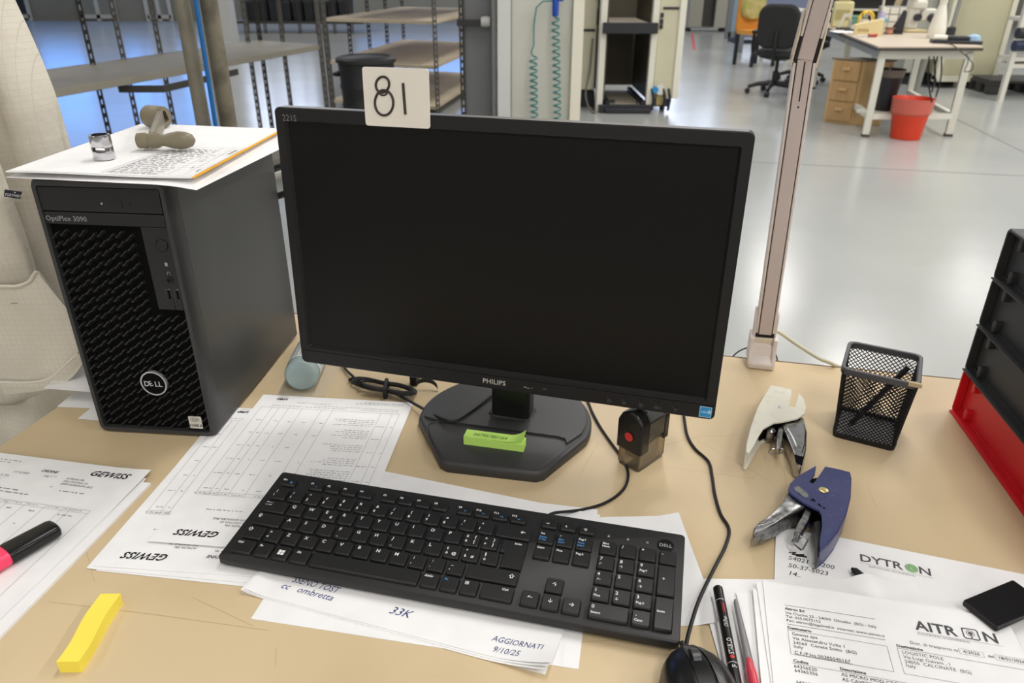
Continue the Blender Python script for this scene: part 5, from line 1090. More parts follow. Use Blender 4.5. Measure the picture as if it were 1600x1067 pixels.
# sleeve / front placket fold nearer the viewer
sl = MB(); rings = []
ctr = [(.045, -.06, 1.33, .03), (.088, -.095, 1.265, .045), (.104, -.118, 1.20, .052), (.112, -.126, 1.12, .055), (.110, -.128, 1.04, .056), (.104, -.124, .96, .057), (.098, -.112, .88, .055), (.09, -.10, .80, .052), (.085, -.09, .70, .05)]
for x, y, z, r_ in ctr:
    rings.append([(x - .015 + r_ * 1.6 * math.cos(a) + .007 * math.sin(z * 22 + a * 2), y + r_ * .5 * math.sin(a) + .007 * math.sin(a * 5 + z * 26) * (1 if math.sin(a) < 0 else .3), z + .02 * math.cos(a)) for a in [2 * PI * k / 40 for k in range(40)]])
obj('sleeve', sl.loft(rings), CT, co, smooth=0, sub=1)
def cw3(px, py, Y): v = V(px, py, Y); return Vector((v.x + .80, v.y - 1.02, v.z))
Yc = .862
pk = MB(); pts = [(-60, 452), (0, 447), (25, 447), (45, 440), (54, 428), (57, 424)]
up = spline([cw3(*p, Yc) for p in pts], 5)
low = [Vector((q.x + .045 * (k / len(up)) ** 2, q.y + .01, q.z - .16 + .06 * (k / len(up)) ** 2)) for k, q in enumerate(up)]
pk.loft([[tuple(u), tuple(u + Vector((0, .004, 0))), tuple(l + Vector((0, .004, 0))), tuple(l)] for u, l in zip(up, low)]); obj('pocket', pk, CT, co)
obj('pocket_hem', MB().tube([q + Vector((0, -.001, 0)) for q in up], .0022, 6), CT, co)
sm_ = [cw3(*p, Yc - .004) for p in ((-60, 600), (0, 597), (40, 598), (75, 592), (100, 572), (122, 552))]
obj('seam_piping', MB().tube(spline(sm_, 5), .0016, 6), mat('piping_cotton', (214, 209, 198), .85), co)
obj('button_slit', MB().tube([cw3(17, 474, Yc - .004), cw3(27, 474, Yc - .004)], .0006, 5), mat('slit_grey', (140, 134, 122), .9), co)
c0 = [cw3(*p, Yc - .012) for p in ((7, 296.5), (33.5, 300), (31, 311), (6, 307))]
tg_ = obj('cloth_label', MB().loft([[tuple(q + Vector((0, dy, 0))) for q in c0] for dy in (.0015, 0)]), mat('label_navy', (28, 32, 44), .7), co)
u1 = (c0[1] - c0[0]); m = MB(); un = u1.normalized(); vn = (c0[0] - c0[3]).normalized(); base_ = c0[3] + un * .0015 + vn * .0016 + Vector((0, -.0006, 0))
letters(m, 'PORTWEST', .0048, 0, 0, fn=lambda x, y: tuple(base_ + un * x + vn * y), sx=.75); letters(m, '✦', .003, .0095, .0045, fn=lambda x, y: tuple(base_ + un * x + vn * y)); obj('label_lettering', m, WHT, tg_, flat=True)
hs = MB(); hs.lathe([(.14, 0), (.14, .02), (.03, .05), (.018, .4), (.018, 1.66), (.03, 1.68)], 20, (-.14, .06, 0)); obj('coat_stand', hs, STEEL, co)
# ================================================================== shelving
SLOT = mat('slotted_steel_dark', (66, 64, 60), .5, metal=.2); SLOTG = mat('slotted_steel_grey', (108, 106, 102), .5, metal=.2)
SHG = mat('shelf_grey', (140, 136, 124), .6, spec=.3, noise=(3, (130, 126, 114), .35, .7)); SHB = mat('shelf_beige', (206, 192, 168), .75, spec=.2, noise=(3, (190, 176, 152), .35, .7))
def upright(parent, x, y, z1, m, wd=.038, rz=0, z0=0):
    q = MB().at(Matrix.Translation((x, y, 0)) @ Matrix.Rotation(rz, 4, 'Z')); p = .05; n = int((z1 - z0) / p)
    for fl in (0, 1):
        def bx(a0, a1, b0, b1):
            if fl == 0: q.box(a0, a1, 0, .003, b0, b1)
            else: q.box(0, .003, a0, a1, b0, b1)
        r = wd * .32; bx(0, r, z0, z1); bx(wd - r, wd, z0, z1)
        for k in range(n): bx(r, wd - r, z0 + k * p, z0 + k * p + p * .42)
    return obj('upright', q, m, parent)
def board(parent, poly, z, m, t=.035, name='shelf_board'):
    return obj(name, MB().prism(poly, z - t, z), m, parent, bevel=.002)
def gxy(px, py, z): v = G(px, py, z); return (v.x, v.y)
# near rack, left
zs = .79
na_ = gxy(85, 140, zs); nb_ = gxy(499, 70, zs); fa_ = gxy(60, 110, zs); fb_ = gxy(404, 62.5, zs)
rk = thing('shelving_rack', 'grey metal shelving rack with slotted uprights nearest behind the tower', 'shelf rack', (0, 0, 0), 0, 'shelving racks')
ex = lambda a, b, t: (a[0] + (b[0] - a[0]) * t, a[1] + (b[1] - a[1]) * t)
board(rk, [ex(na_, nb_, -.25), nb_, fb_, ex(fa_, fb_, -.25)], zs, SHG)
bq = [gxy(px, py, zs - .06) for px, py in ((185, 139), (255, 139), (372, 112))]
for qa, qb in zip(bq, bq[1:]): obj('lower_beam', MB().bar((*qa, zs - .06), (*qb, zs - .06), .004, .035), SLOT, rk)
ru = math.atan2(nb_[1] - na_[1], nb_[0] - na_[0])
for px, py, m_, in ((141, 101, SLOT), (189, 92, SLOTG), (247, 83, SLOTG), (497, 70, SLOTG), (506, 68, SLOTG), (403, 63, SLOT)):
    v = gxy(px, py, zs); upright(rk, v[0], v[1], 2.1, m_, rz=-.3)
for px, py in ((383, 66), (437, 62)):
    v = gxy(px, py, zs); upright(rk, v[0], v[1] + .02, 2.1, SLOTG, rz=-.3)
for zz in (.12, 1.5): board(rk, [ex(na_, nb_, -.25), nb_, fb_, ex(fa_, fb_, -.25)], zz, SHG)
# second rack, behind the barrel
zb = .86
A = gxy(505, 28, zb); B = gxy(676, 33, zb); Cc = gxy(727, 21, zb); d = Vector((Cc[0] - B[0], Cc[1] - B[1], 0)).normalized()
rb = thing('shelving_rack', 'beige-boarded shelving rack behind the black bin', 'shelf rack', (0, 0, 0), 0, 'shelving racks')
far = lambda p, l: (p[0] + d.x * l, p[1] + d.y * l)
for zz, mm in ((zb, SHB), (.47, SHB), (.1, SHB), (1.35, SHG)): board(rb, [A, B, far(B, 2.6), far(A, 2.6)], zz, mm, .03)
for pnt in (A, B, far(A, 1.25), far(B, 1.25), far(A, 2.6), far(B, 2.6)): upright(rb, pnt[0], pnt[1] - .01, 2.1, SLOTG if pnt is B else SLOT, rz=.2)
for l in (.62, 1.9): upright(rb, *far(A, l), 2.1, SLOT, rz=.2)
# third rack peeking out between the pillar and the pale panel
rc_ = thing('shelving_rack', 'dark shelving rack showing between the grey pillar and the pale wall panel', 'shelf rack', (0, 0, 0), 0, 'shelving racks')
a3 = V(766, 100, 6.6); 
for zz in (.12, .5, .86): board(rc_, [(a3.x - .1, 6.5), (a3.x + .5, 6.5), (a3.x + .5, 7.1), (a3.x - .1, 7.1)], zz, mat('shelf_dim', (120, 116, 108), .5), .03)
for x_, y_ in ((0, 6.45), (.14, 6.45), (.2, 7.1)): upright(rc_, a3.x + x_, y_, 2.1, SLOT)
# dark racks further back
df = thing('shelving_rack', 'dark loaded shelving far behind the near rack', 'shelf rack', (0, 0, 0), 0, 'shelving racks')
f0 = G(385, 52, 0); f1 = G(560, 48, 0)
for k in range(7):
    x = f0.x + (f1.x - f0.x) * k / 6; upright(df, x, f0.y + .05, 2.2, SLOT, .07)
for zz in (.25, .8, 1.4): board(df, [(f0.x - .3, f0.y), (f1.x + .3, f0.y), (f1.x + .3, f0.y + .8), (f0.x - .3, f0.y + .8)], zz, mat('shelf_dark', (62, 60, 58), .6), .05)
rgb_ = random.Random(11)
DB = mat('crate_dark', (40, 42, 46), .6)
for k in range(9):
    x = f0.x + (f1.x - f0.x) * (k + .5) / 9; wd_ = (f1.x - f0.x) / 9 * .42; h_ = rgb_.uniform(.35, .5)
    c = thing('storage_crate', 'dark crate on the far loaded shelving, %s from the left' % ('first', 'second', 'third', 'fourth', 'fifth', 'sixth', 'seventh', 'eighth', 'ninth')[k], 'crate', (x, f0.y + .4, .25), 0, 'crates on the far shelving')
    obj('crate_body', MB().loft([[(sx * wd_ * .92, sy * .28, 0) for sx, sy in ((-1, -1), (1, -1), (1, 1), (-1, 1))], [(sx * wd_, sy * .3, h_) for sx, sy in ((-1, -1), (1, -1), (1, 1), (-1, 1))]]), DB, c, bevel=.01)
    obj('crate_rim', MB().box(-wd_ * 1.03, wd_ * 1.03, -.31, .31, h_ - .05, h_), mat('crate_rim', (60, 64, 70), .6), c)
# ================================================================== black bin with lid
bv = V(572, 100, 4.75)
bn = thing('waste_barrel', 'black plastic barrel bin standing behind the monitor', 'bin', (bv.x, bv.y, 0), 0)
RB = mat('barrel_black', (34, 36, 38), .5)
r0 = .172; zt_ = V(572, 88, 4.75).z
pr = [(r0 * .80, 0), (r0 * .82, .02)]
for k in range(6): z_ = .08 + k * (zt_ - .16) / 6; pr += [(r0 * (.83 + .02 * k), z_), (r0 * (.86 + .02 * k), z_ + .012), (r0 * (.86 + .02 * k), z_ + .03), (r0 * (.835 + .02 * k), z_ + .042)]
pr += [(r0 * .97, zt_ - .05), (r0 * .97, zt_ - .03)]
obj('barrel_body', MB().lathe(pr, 36), RB, bn)
obj('lid', MB().lathe([(r0 * .99, zt_ - .035), (r0 * 1.05, zt_ - .03), (r0 * 1.05, zt_ - .012), (r0 * .98, zt_), (r0 * .85, zt_ + .004), (r0 * .8, zt_ - .006), (r0 * .2, zt_ + .006)], 36), RB, bn)
for s in (-1, 1): obj('handle', MB().tube([(s * r0 * .95, -.04, zt_ - .1), (s * r0 * 1.1, -.03, zt_ - .1), (s * r0 * 1.1, .03, zt_ - .1), (s * r0 * .95, .04, zt_ - .1)], .012, 8), RB, bn)
# ================================================================== pillar and pale wall panel with coiled hoses
p0, p1 = V(730, 100, 5.5), V(752, 100, 5.5); p2 = V(776, 100, 5.5)
pl_ = struct('trim_1', MB().box(p0.x - .02, p2.x - .03, 5.5, 5.62, 0, CEIL), mat('pillar_grey', (112, 114, 116), .5))
struct('pillar_flange', MB().box(p2.x - .03, p2.x, 5.42, 5.74, 0, CEIL), mat('flange_grey', (150, 151, 150), .5), pl_)
struct('pillar_hook', MB().bar((p0.x - .06, 5.45, V(740, 35, 5.5).z), (p1.x + .02, 5.45, V(740, 35, 5.5).z), .04), mat('hook_dark', (45, 45, 46), .5), pl_)
struct('pillar_cap', MB().at(Matrix.Translation((p1.x + .035, 5.44, V(745, 33, 5.5).z)) @ Matrix.Rotation(PI / 2, 4, 'Y')).lathe([(.03, -.03), (.035, 0), (.03, .03)], 16), mat('cap_white', (190, 190, 188), .5), pl_)
upo = bpy.data.objects.new('slotted_post', None); COL.objects.link(upo); upo.location = (p0.x - .05, 5.48, 0); upo['label'] = 'slotted steel post against the left side of the grey pillar'; upo['category'] = 'post'
upright(upo, 0, 0, 2.3, SLOT)
w0, w1, w2, w3 = V(779, 100, 5.3), V(798, 100, 5.3), V(893, 100, 5.3), V(907, 100, 5.3)
pw = struct('wall_column', MB().box(w0.x, w3.x, 5.34, 5.7, 0, CEIL), mat('column_pale', (198, 198, 188), .6, noise=(2, (190, 190, 180), .4, .7)))
struct('column_edge', MB().box(w0.x - .005, w1.x, 5.29, 5.345, 0, CEIL), mat('column_trim', (205, 207, 205), .5), pw)
struct('column_edge', MB().box(w2.x, w3.x + .01, 5.29, 5.345, 0, CEIL), mat('column_cream', (226, 222, 205), .5), pw)
struct('column_groove', MB().box(w1.x, w1.x + .006, 5.335, 5.345, 0, CEIL), mat('groove_dark', (110, 110, 104), .6), pw)
HOSE = mat('hose_teal', (58, 130, 128), .4)
def coil(label, pxt, pyt, pxb, pyb, turns, lead):
    a = V(pxt, pyt, 5.26); b = V(pxb, pyb, 5.26); path = [V(px, py, 5.27) for px, py in lead]
    n = turns * 10
    for k in range(n + 1):
        t = k / n; c = a + (b - a) * t; an_ = 2 * PI * turns * t; path.append(c + Vector((.024 * math.sin(an_), .024 * math.cos(an_) - .004, 0)))
    return tag(obj('coiled_hose', MB().tube(path, .0055, 6), HOSE), label, 'hose', 'coiled air hoses')
coil('left teal coiled air hose hanging in front of the pale column', 833, 88, 838, 330, 26, ((865, 1), (848, 2), (838, 12), (834, 40), (834, 70), (830, 82)))
coil('right teal coiled air hose hanging from the blue coupling', 868, 28, 874, 330, 30, ((867, 18), (868, 24)))
hg = thing('hose_coupling', 'blue hose coupling at the top of the pale column', 'coupling', V(868, 10, 5.27)); BLU = mat('coupling_blue', (30, 75, 175), .4)
obj('coupling_body', MB().lathe([(.016, -.06), (.02, -.05), (.022, .05), (.014, .08)], 14), BLU, hg)
obj('coupling_lever', MB().box(-.02, .05, -.02, .02, .03, .06), BLU, hg, bevel=.006)
# ================================================================== magazine machine
YM = 7.75
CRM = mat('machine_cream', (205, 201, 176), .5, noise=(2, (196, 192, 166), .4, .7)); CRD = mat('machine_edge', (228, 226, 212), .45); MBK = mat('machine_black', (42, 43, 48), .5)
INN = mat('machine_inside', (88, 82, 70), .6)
def mx(px, py=100): return V(px, py, YM).x
def mz(px, py): return V(px, py, YM).z
mc = thing('magazine_machine', 'cream machine cabinet with an open black-banded slot behind the monitor', 'machine', (0, 0, 0))
xl, xa, xb, xc, xd = mx(907), mx(936), mx(948), mx(1022), mx(1064)
obj('left_panel', MB().box(xl - .12, xa - .01, YM + .25, YM + 1.1, .18, 2.2), CRM, mc, bevel=.008)
obj('panel_groove', MB().box(xl, xa - .03, YM + .243, YM + .252, mz(920, 50) - .012, mz(920, 50) + .012), MBK, mc)
obj('left_plinth', MB().box(xl, xa, YM + .3, YM + 1.0, .0, .16), MBK, mc)
obj('handle', MB().box(mx(936) - .02, mx(936) + .015, YM + .2, YM + .25, mz(938, 42), mz(938, 16)), MBK, mc, bevel=.006)
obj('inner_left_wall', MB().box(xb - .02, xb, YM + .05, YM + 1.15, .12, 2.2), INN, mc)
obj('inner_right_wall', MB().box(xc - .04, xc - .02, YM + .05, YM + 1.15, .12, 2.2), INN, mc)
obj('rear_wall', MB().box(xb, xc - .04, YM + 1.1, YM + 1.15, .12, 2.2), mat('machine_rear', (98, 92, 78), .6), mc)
for x_ in (xb - .05, xc - .02): obj('front_post', MB().box(x_ - .03, x_ + .03, YM, YM + .08, 0, 2.2), CRD, mc, bevel=.004)
obj('slot_post', MB().box(xa - .01, xa + .03, YM + .02, YM + .1, 0, 2.2), CRD, mc, bevel=.004)
for py in ((35, 52), (163, 177)): obj('black_band', MB().box(xb - .06, xc - .0, YM - .06, YM + .0, mz(985, py[1]), mz(985, py[0])), MBK, mc, bevel=.004)
obj('conveyor_bed', MB().box(xb + .06, xc - .1, YM - .0, YM + 1.05, mz(985, 163) - .06, mz(985, 163) - .01), mat('conveyor_pale', (190, 182, 165), .5), mc)
obj('upper_bed', MB().box(xb + .03, xc - .06, YM, YM + 1.05, mz(985, 35) - .05, mz(985, 35) - .01), mat('conveyor_pale', (190, 182, 165), .5), mc)
for s_ in (xb + .035, xc - .075): obj('conveyor_rail', MB().box(s_ - .02, s_ + .02, YM, YM + 1.05, mz(985, 163) - .03, mz(985, 163) + .03), MBK, mc)
obj('right_cabinet', MB().box(xc + .02, xd, YM + .05, YM + 1.1, .13, 2.2), CRM, mc, bevel=.008)
obj('cabinet_edge', MB().box(xd - .05, xd + .01, YM + .03, YM + .06, .13, 2.2), CRD, mc)
obj('panel_groove', MB().box(xc + .05, xd - .06, YM + .043, YM + .052, mz(1045, 13) - .012, mz(1045, 13) + .01), MBK, mc)
for zz in (24, 34, 42): obj('hinge', MB().box(xc + .03, xc + .06, YM + .03, YM + .05, mz(1028, zz) - .02, mz(1028, zz) + .02), MBK, mc)
vg = obj('valve_gauge', MB().at(Matrix.Translation((mx(1035), YM, mz(1035, 140))) @ Matrix.Rotation(PI / 2, 4, 'X')).lathe([(.045, -.03), (.05, -.02), (.05, .02), (.04, .02)], 20), mat('gauge_white', (215, 215, 210), .4), mc)
obj('blue_knob', MB().at(Matrix.Translation((mx(1027), YM, mz(1027, 140))) @ Matrix.Rotation(PI / 2, 4, 'X')).lathe([(.03, -.03), (.03, .03)], 14), mat('knob_blue', (40, 140, 200), .4), mc)
obj('regulator', MB().box(mx(1030), mx(1046), YM, YM + .05, mz(1038, 165), mz(1038, 146)), mat('regulator_tan', (165, 148, 100), .5), mc, bevel=.008)
for px in (1022, 1040, 1048): obj('air_pipe', MB().tube([(mx(px), YM - .01, mz(px, 138)), (mx(px) + .02, YM - .03, mz(px, 155)), (mx(px) + .01, YM - .02, mz(px, 172))], .014, 6), MBK, mc)
obj('foot_bar', MB().box(xc + .02, xd - .06, YM + .05, YM + .12, .05, .12), MBK, mc)
for x_ in (xa, xb + .1, xc - .1, xd - .12): obj('caster', MB().at(Matrix.Translation((x_, YM + .15, .05)) @ Matrix.Rotation(PI / 2, 4, 'Y')).lathe([(.05, -.02), (.05, .02)], 16), MBK, mc)
obj('floor_tray', MB().box(xb + .0, xc - .02, YM - .1, YM + .9, .005, .05), MBK, mc, bevel=.006)
cbl = [(926, 60, YM + .2), (922, 110, YM + .1), (915, 150, YM), (930, 178, YM - .1), (980, 186, YM - .25), (1020, 178, YM - .1)]
tag(obj('floor_cable', MB().tube(spline([V(*c) for c in cbl], 6), .009, 6), mat('cable_grey', (92, 90, 84), .5)), 'grey cable drooping in front of the magazine machine', 'cable')
# ================================================================== far cabinets
YF = 19.0
fc = thing('metal_cabinet', 'grey metal cabinet with an ajar door far behind, right of the machine', 'cabinet', (0, 0, 0))
c0, c1, c2, c3 = (V(px, 20, YF).x for px in (1078, 1100, 1122, 1142)); CG = mat('cabinet_grey', (168, 166, 154), .5)
obj('cabinet_body', MB().box(c0, c3, YF + .1, YF + .7, .08, 2.0), CG, fc, bevel=.01)
obj('door', MB().box(c0, c1 - .02, YF + .05, YF + .1, .1, 1.98), mat('cabinet_door', (158, 156, 144), .5), fc)
obj('door', MB().at(Matrix.Translation((c3 - .02, YF + .08, 0)) @ Matrix.Rotation(.5, 4, 'Z')).box(-.42, 0, -.02, .02, .1, 1.98), mat('cabinet_door', (158, 156, 144), .5), fc)
obj('opening', MB().box(c1 - .02, c2, YF + .06, YF + .1, .12, 1.95), mat('cabinet_dark', (60, 58, 54), .6), fc)
for x_ in (c0 + .06, c3 - .06): obj('foot', MB().box(x_ - .04, x_ + .04, YF + .2, YF + .6, 0, .08), MBK, fc)
gp2 = thing('glazed_partition', 'pale blue glazed partition beside the far grey cabinet', 'partition', (0, 0, 0)); g0, g1 = V(1141, 20, 17).x, V(1156, 20, 17).x
obj('glass_panel', MB().box(g0, g1, 17.0, 17.04, .12, 2.2), mat('glass_pale', (150, 180, 205), .15, spec=.6), gp2)
for x_ in (g0, g1): obj('frame_post', MB().box(x_ - .05, x_ + .05, 16.96, 17.08, 0, 2.3), mat('frame_grey', (120, 124, 126), .5), gp2)
obj('frame_rail', MB().box(g0, g1, 16.96, 17.08, .02, .14), mat('frame_grey', (120, 124, 126), .5), gp2)
bp2 = thing('blue_divider', 'grey-blue office divider behind the office chairs', 'divider', (0, 0, 0)); d0, d1 = V(1165, 20, 14).x, V(1275, 20, 14).x
obj('divider_panel', MB().box(d0, d1, 14, 14.06, .25, 1.7), mat('divider_blue', (120, 128, 155), .7), bp2, bevel=.01)
for x_ in (d0, d1): obj('divider_post', MB().box(x_ - .03, x_ + .03, 13.98, 14.08, 0, 1.72), mat('frame_grey', (120, 124, 126), .5), bp2)
# ================================================================== workbench with tools
TBW = mat('bench_frame_white', (216, 216, 204), .45); TBT = mat('bench_top_beige', (200, 186, 168), .4); TBE = mat('bench_edge', (70, 66, 60), .5)
f1_ = G(1352, 223, 0); f2_ = G(1488, 232, 0)
t0 = (f2_ - f1_); an = math.atan2(t0.y, t0.x); Wt = t0.length
Lt = 3.2; Ht = .735
# direction along the bench, into the depth
pA = G(1372, 73, Ht); pB = G(1292, 42, Ht); dl = (pB - pA); la_ = math.atan2(dl.y, dl.x)
pR = G(1536, 73, Ht); de = (pR - pA)
tb = thing('assembly_bench', 'white steel workbench crowded with tools at the upper right', 'bench', (0, 0, 0))
ld = Vector((dl.x, dl.y, 0)).normalized(); ed = Vector((de.x, de.y, 0)).normalized(); We = de.length
def tbp(l, e, z=0): q = pA + ld * l + ed * e; return Vector((q.x, q.y, z))
def tpoly(l0, l1, e0, e1): return [(q.x, q.y) for q in (tbp(l0, e0), tbp(l0, e1), tbp(l1, e1), tbp(l1, e0))]
obj('bench_top', MB().prism(tpoly(-.0, Lt, -.0, We), Ht - .012, Ht + .003), TBT, tb, bevel=.003)
obj('edge_band', MB().prism(tpoly(-.006, Lt, -.006, We + .006), Ht - .032, Ht - .010), TBE, tb)
obj('apron', MB().prism(tpoly(.06, .10, .05, We - .05), Ht - .10, Ht - .032), TBW, tb)
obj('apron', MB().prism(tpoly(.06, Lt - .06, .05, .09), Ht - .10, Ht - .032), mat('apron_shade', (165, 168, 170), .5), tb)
for l_, e_ in ((.08, .07), (.08, We - .07), (1.5, .07), (Lt - .1, .07), (Lt - .1, We - .07), (1.5, We - .07)):
    q = tbp(l_, e_); obj('leg', MB().at(Matrix.Translation((q.x, q.y, 0)) @ Matrix.Rotation(an, 4, 'Z')).box(-.028, .028, -.028, .028, .02, Ht - .032), TBW, tb, bevel=.004)
    obj('leg_foot', MB().at(Matrix.Translation((q.x, q.y, 0)) @ Matrix.Rotation(an, 4, 'Z')).box(-.032, .032, -.032, .032, 0, .02), TBE, tb)
obj('stretcher', MB().bar(tbp(.08, .07, .17), tbp(.08, We - .07, .17), .045), TBW, tb)
for e_ in (.07, We - .07): obj('stretcher', MB().bar(tbp(.08, e_, .17), tbp(1.5, e_, .17), .045), TBW, tb)
for dy_ in (-.05, .05):
    q_ = V(1380, 166, 6.72); obj('bin_rail', MB().bar((q_.x - .2, q_.y + dy_, .182), (q_.x + .35, q_.y + dy_, .182), .028), TBW, tb)
# drawer pedestal
g = [G(1285, 190, 0), G(1332, 196, 0), G(1352, 195, 0)]; hP = .56
WD_ = mat('pine_wood', (208, 176, 128), .5, noise=(5, (196, 162, 112), .35, .7), stretch=(6, 6, 1)); WDD = mat('pine_side', (190, 154, 108), .5, noise=(5, (176, 142, 98), .35, .7), stretch=(6, 6, 1))
pd = thing('drawer_pedestal', 'light wooden three-drawer pedestal beside the bench leg', 'drawers', (0, 0, 0))
fr0, fr1 = g[0], g[1]; fd = Vector((fr1.x - fr0.x, fr1.y - fr0.y, 0)); 
sd = Vector((1.0, .05, 0)).normalized(); W1 = fd.length; fd.normalize()
def pp(a, b, z): q = fr0 + fd * a + sd * b; return Vector((q.x, q.y, z))
obj('pedestal_body', MB().prism([(q.x, q.y) for q in (pp(0, 0, 0), pp(W1, 0, 0), pp(W1, .27, 0), pp(0, .27, 0))], .0, hP), WD_, pd, bevel=.006)
obj('pedestal_top', MB().prism([(q.x, q.y) for q in (pp(-.01, -.01, 0), pp(W1 + .01, -.01, 0), pp(W1 + .01, .28, 0), pp(-.01, .28, 0))], hP, hP + .015), mat('pedestal_top_grey', (120, 110, 98), .5), pd)
fn_ = Vector((-fd.y, fd.x, 0)); fn_ = fn_ if fn_.dot(sd) < 0 else -fn_
for k in range(3):
    z0, z1_ = .03 + k * .178, .03 + k * .178 + .165; a_, b_ = pp(.025, 0, 0), pp(W1 - .025, 0, 0)
    dw = obj('drawer', MB().prism([(q.x, q.y) for q in (a_, b_, b_ + fn_ * .018, a_ + fn_ * .018)], z0, z1_), WDD, pd, bevel=.003)
    mdp = (a_ + b_) / 2 + fn_ * .03; obj('knob', MB().bar(mdp - fd * .035 + Vector((0, 0, z1_ - .06)), mdp + fd * .035 + Vector((0, 0, z1_ - .06)), .022), WD_, dw)
# bins under the bench
rbn = G(1424, 220, 0); rz = .33
rd = thing('red_waste_bin', 'translucent red waste bin under the bench end', 'bin', (rbn.x, rbn.y + .12, 0))
obj('bin_wall', MB().lathe([(.115, 0), (.12, .005), (.158, rz - .01), (.165, rz), (.160, rz), (.152, rz - .012), (.115, .012)], 32, cap=False), mat('bin_red', (215, 62, 32), .35, trans=.0, spec=.5), rd)
obj('bin_bottom', MB().lathe([(.117, .002), (.117, .01)], 24), mat('bin_red_dark', (170, 45, 25), .4), rd)
obj('bin_liner', MB().lathe([(.142, .2), (.1615, rz - .11 + .0), (.1665, rz + .003), (.168, rz + .004), (.1665, rz - .005)], 32, cap=False), mat('bin_liner', (225, 130, 115), .3, alpha=.55), rd)
kb_ = V(1380, 166, 6.72); zk = .197; bk_ = thing('black_waste_bin', 'black office bin between the pedestal and the red bin', 'bin', (kb_.x, kb_.y, zk)); BBK = mat('bin_black', (40, 40, 44), .5)
obj('bin_wall', MB().lathe([(.068, 0), (.072, .005), (.112, .33), (.118, .34), (.109, .335), (.066, .012)], 28), BBK, bk_)
obj('grey_liner', MB().lathe([(.109, .28), (.1195, .34), (.121, .342)], 28, cap=False), mat('liner_grey', (100, 92, 84), .5), bk_)
obj('bin_rod', MB().tube([(-.05, -.02, .03), (.0, .02, .37)], .006, 6), mat('rod_tan', (150, 135, 105), .5), bk_)
gd = thing('grey_duct', 'grey steel post standing under the bench behind the red bin', 'post', (0, 0, 0)); a_ = G(1420, 166, 0); b_ = Vector((a_.x + .04, a_.y, Ht - .035))
obj('duct_pipe', MB().tube([a_, b_], .055, 14), mat('duct_grey', (130, 130, 122), .5), gd); obj('duct_foot', MB().lathe([(.09, 0), (.09, .02), (.06, .03)], 16, tuple(a_)), mat('duct_grey', (130, 130, 122), .5), gd)
for k, (px0, px1, dz) in enumerate(((1459, 1456, .33), (1465, 1463, .25), (1471, 1462, .38), (1452, 1456, .42))):
    a_ = V(px0, 88, 6.35); m_ = MB(); b_ = V(px1, 88 + dz * 170, 6.35)
    tag(obj('hanging_cable', m_.tube(spline([a_, (a_ + b_) / 2 + Vector((.02 * (-1) ** k, 0, 0)), b_], 5), .006, 6), RUBBER), 'loose black cable hanging under the bench, %s' % ('leftmost but one', 'middle one', 'rightmost with a plug', 'leftmost of four')[k], 'cable', 'cables under the bench')
lp_ = [G(1474, 66, Ht + .008), G(1490, 71, Ht + .008)] + [V(px, py, 6.42) for px, py in ((1500, 80), (1513, 92), (1508, 108), (1508, 112), (1518, 110), (1520, 100), (1510, 85), (1520, 82))]
tag(obj('looped_cable', MB().tube(spline(lp_, 5), .004, 5), mat('cable_dim', (70, 68, 62), .5)), 'thin cable looping down at the front corner of the bench', 'cable')
# ---- things on the bench
def on(px, py): return G(px, py, Ht + .003)
OG = 'things on the workbench'
def bthing(name, label, cat, px, py, rz=0, le=None):
    v = on(px, py) if le is None else tbp(*le)
    if le is None: pass
    return thing(name, label, cat, (v.x, v.y, Ht + .003), rz, OG)
bo = bthing('spray_bottle', 'white plastic bottle with a narrow neck standing on the bench', 'bottle', 1461, 60)
BW = mat('bottle_white', (226, 224, 212), .4)
obj('bottle_body', MB().lathe([(.07, 0), (.075, .01), (.074, .08), (.06, .16), (.038, .25), (.03, .29)], 24), BW, bo); obj('bottle_cap', MB().lathe([(.032, .285), (.034, .29), (.034, .33), (.028, .335)], 18), BW, bo)
pt_ = bthing('tool_tray', 'black flat tool tray with a cloth on the bench corner', 'tray', 1493, 68, an)
obj('tray_base', MB().box(-.19, .19, -.07, .10, 0, .028), MBK, pt_, bevel=.006); obj('tray_block', MB().box(-.07, .09, -.05, .08, .028, .06), MBK, pt_, bevel=.008)
obj('white_roll', MB().tube([(-.18, -.03, .045), (-.08, -.03, .045)], .022, 12), BW, pt_)
obj('cloth', MB().lathe([(.06, .028), (.05, .06), (.02, .075)], 9, (.13, .02, 0)), mat('cloth_blue', (150, 180, 205), .8), pt_)
dr_ = bthing('desk_lamp_post', 'grey lamp post rising from the tool tray on the bench', 'lamp', 1488, 58); obj('post', MB().tube([(0, .05, .0), (.06, .1, .75)], .018, 10), mat('post_grey', (140, 140, 138), .4, metal=.5), dr_); obj('post_base', MB().lathe([(.04, 0), (.04, .08), (.02, .09)], 14, (0, .05, 0)), MBK, dr_)
sc_ = bthing('microscope', 'white stereo microscope with black knobs on the bench', 'microscope', 1423, 50)
MW_ = mat('scope_white', (205, 202, 190), .45)
obj('scope_base', MB().box(-.09, .12, -.09, .09, 0, .03), mat('scope_base', (196, 182, 140), .5), sc_, bevel=.01); obj('scope_column', MB().box(-.08, .03, -.05, .06, .03, .22), MW_, sc_, bevel=.015)
obj('scope_head', MB().box(-.08, .09, -.06, .06, .2, .30), MW_, sc_, bevel=.03); obj('eyepiece', MB().tube([(-.03, -.03, .28), (-.13, -.06, .36)], .028, 14), MW_, sc_); obj('eye_cup', MB().tube([(-.12, -.057, .352), (-.15, -.066, .376)], .032, 14), MBK, sc_)
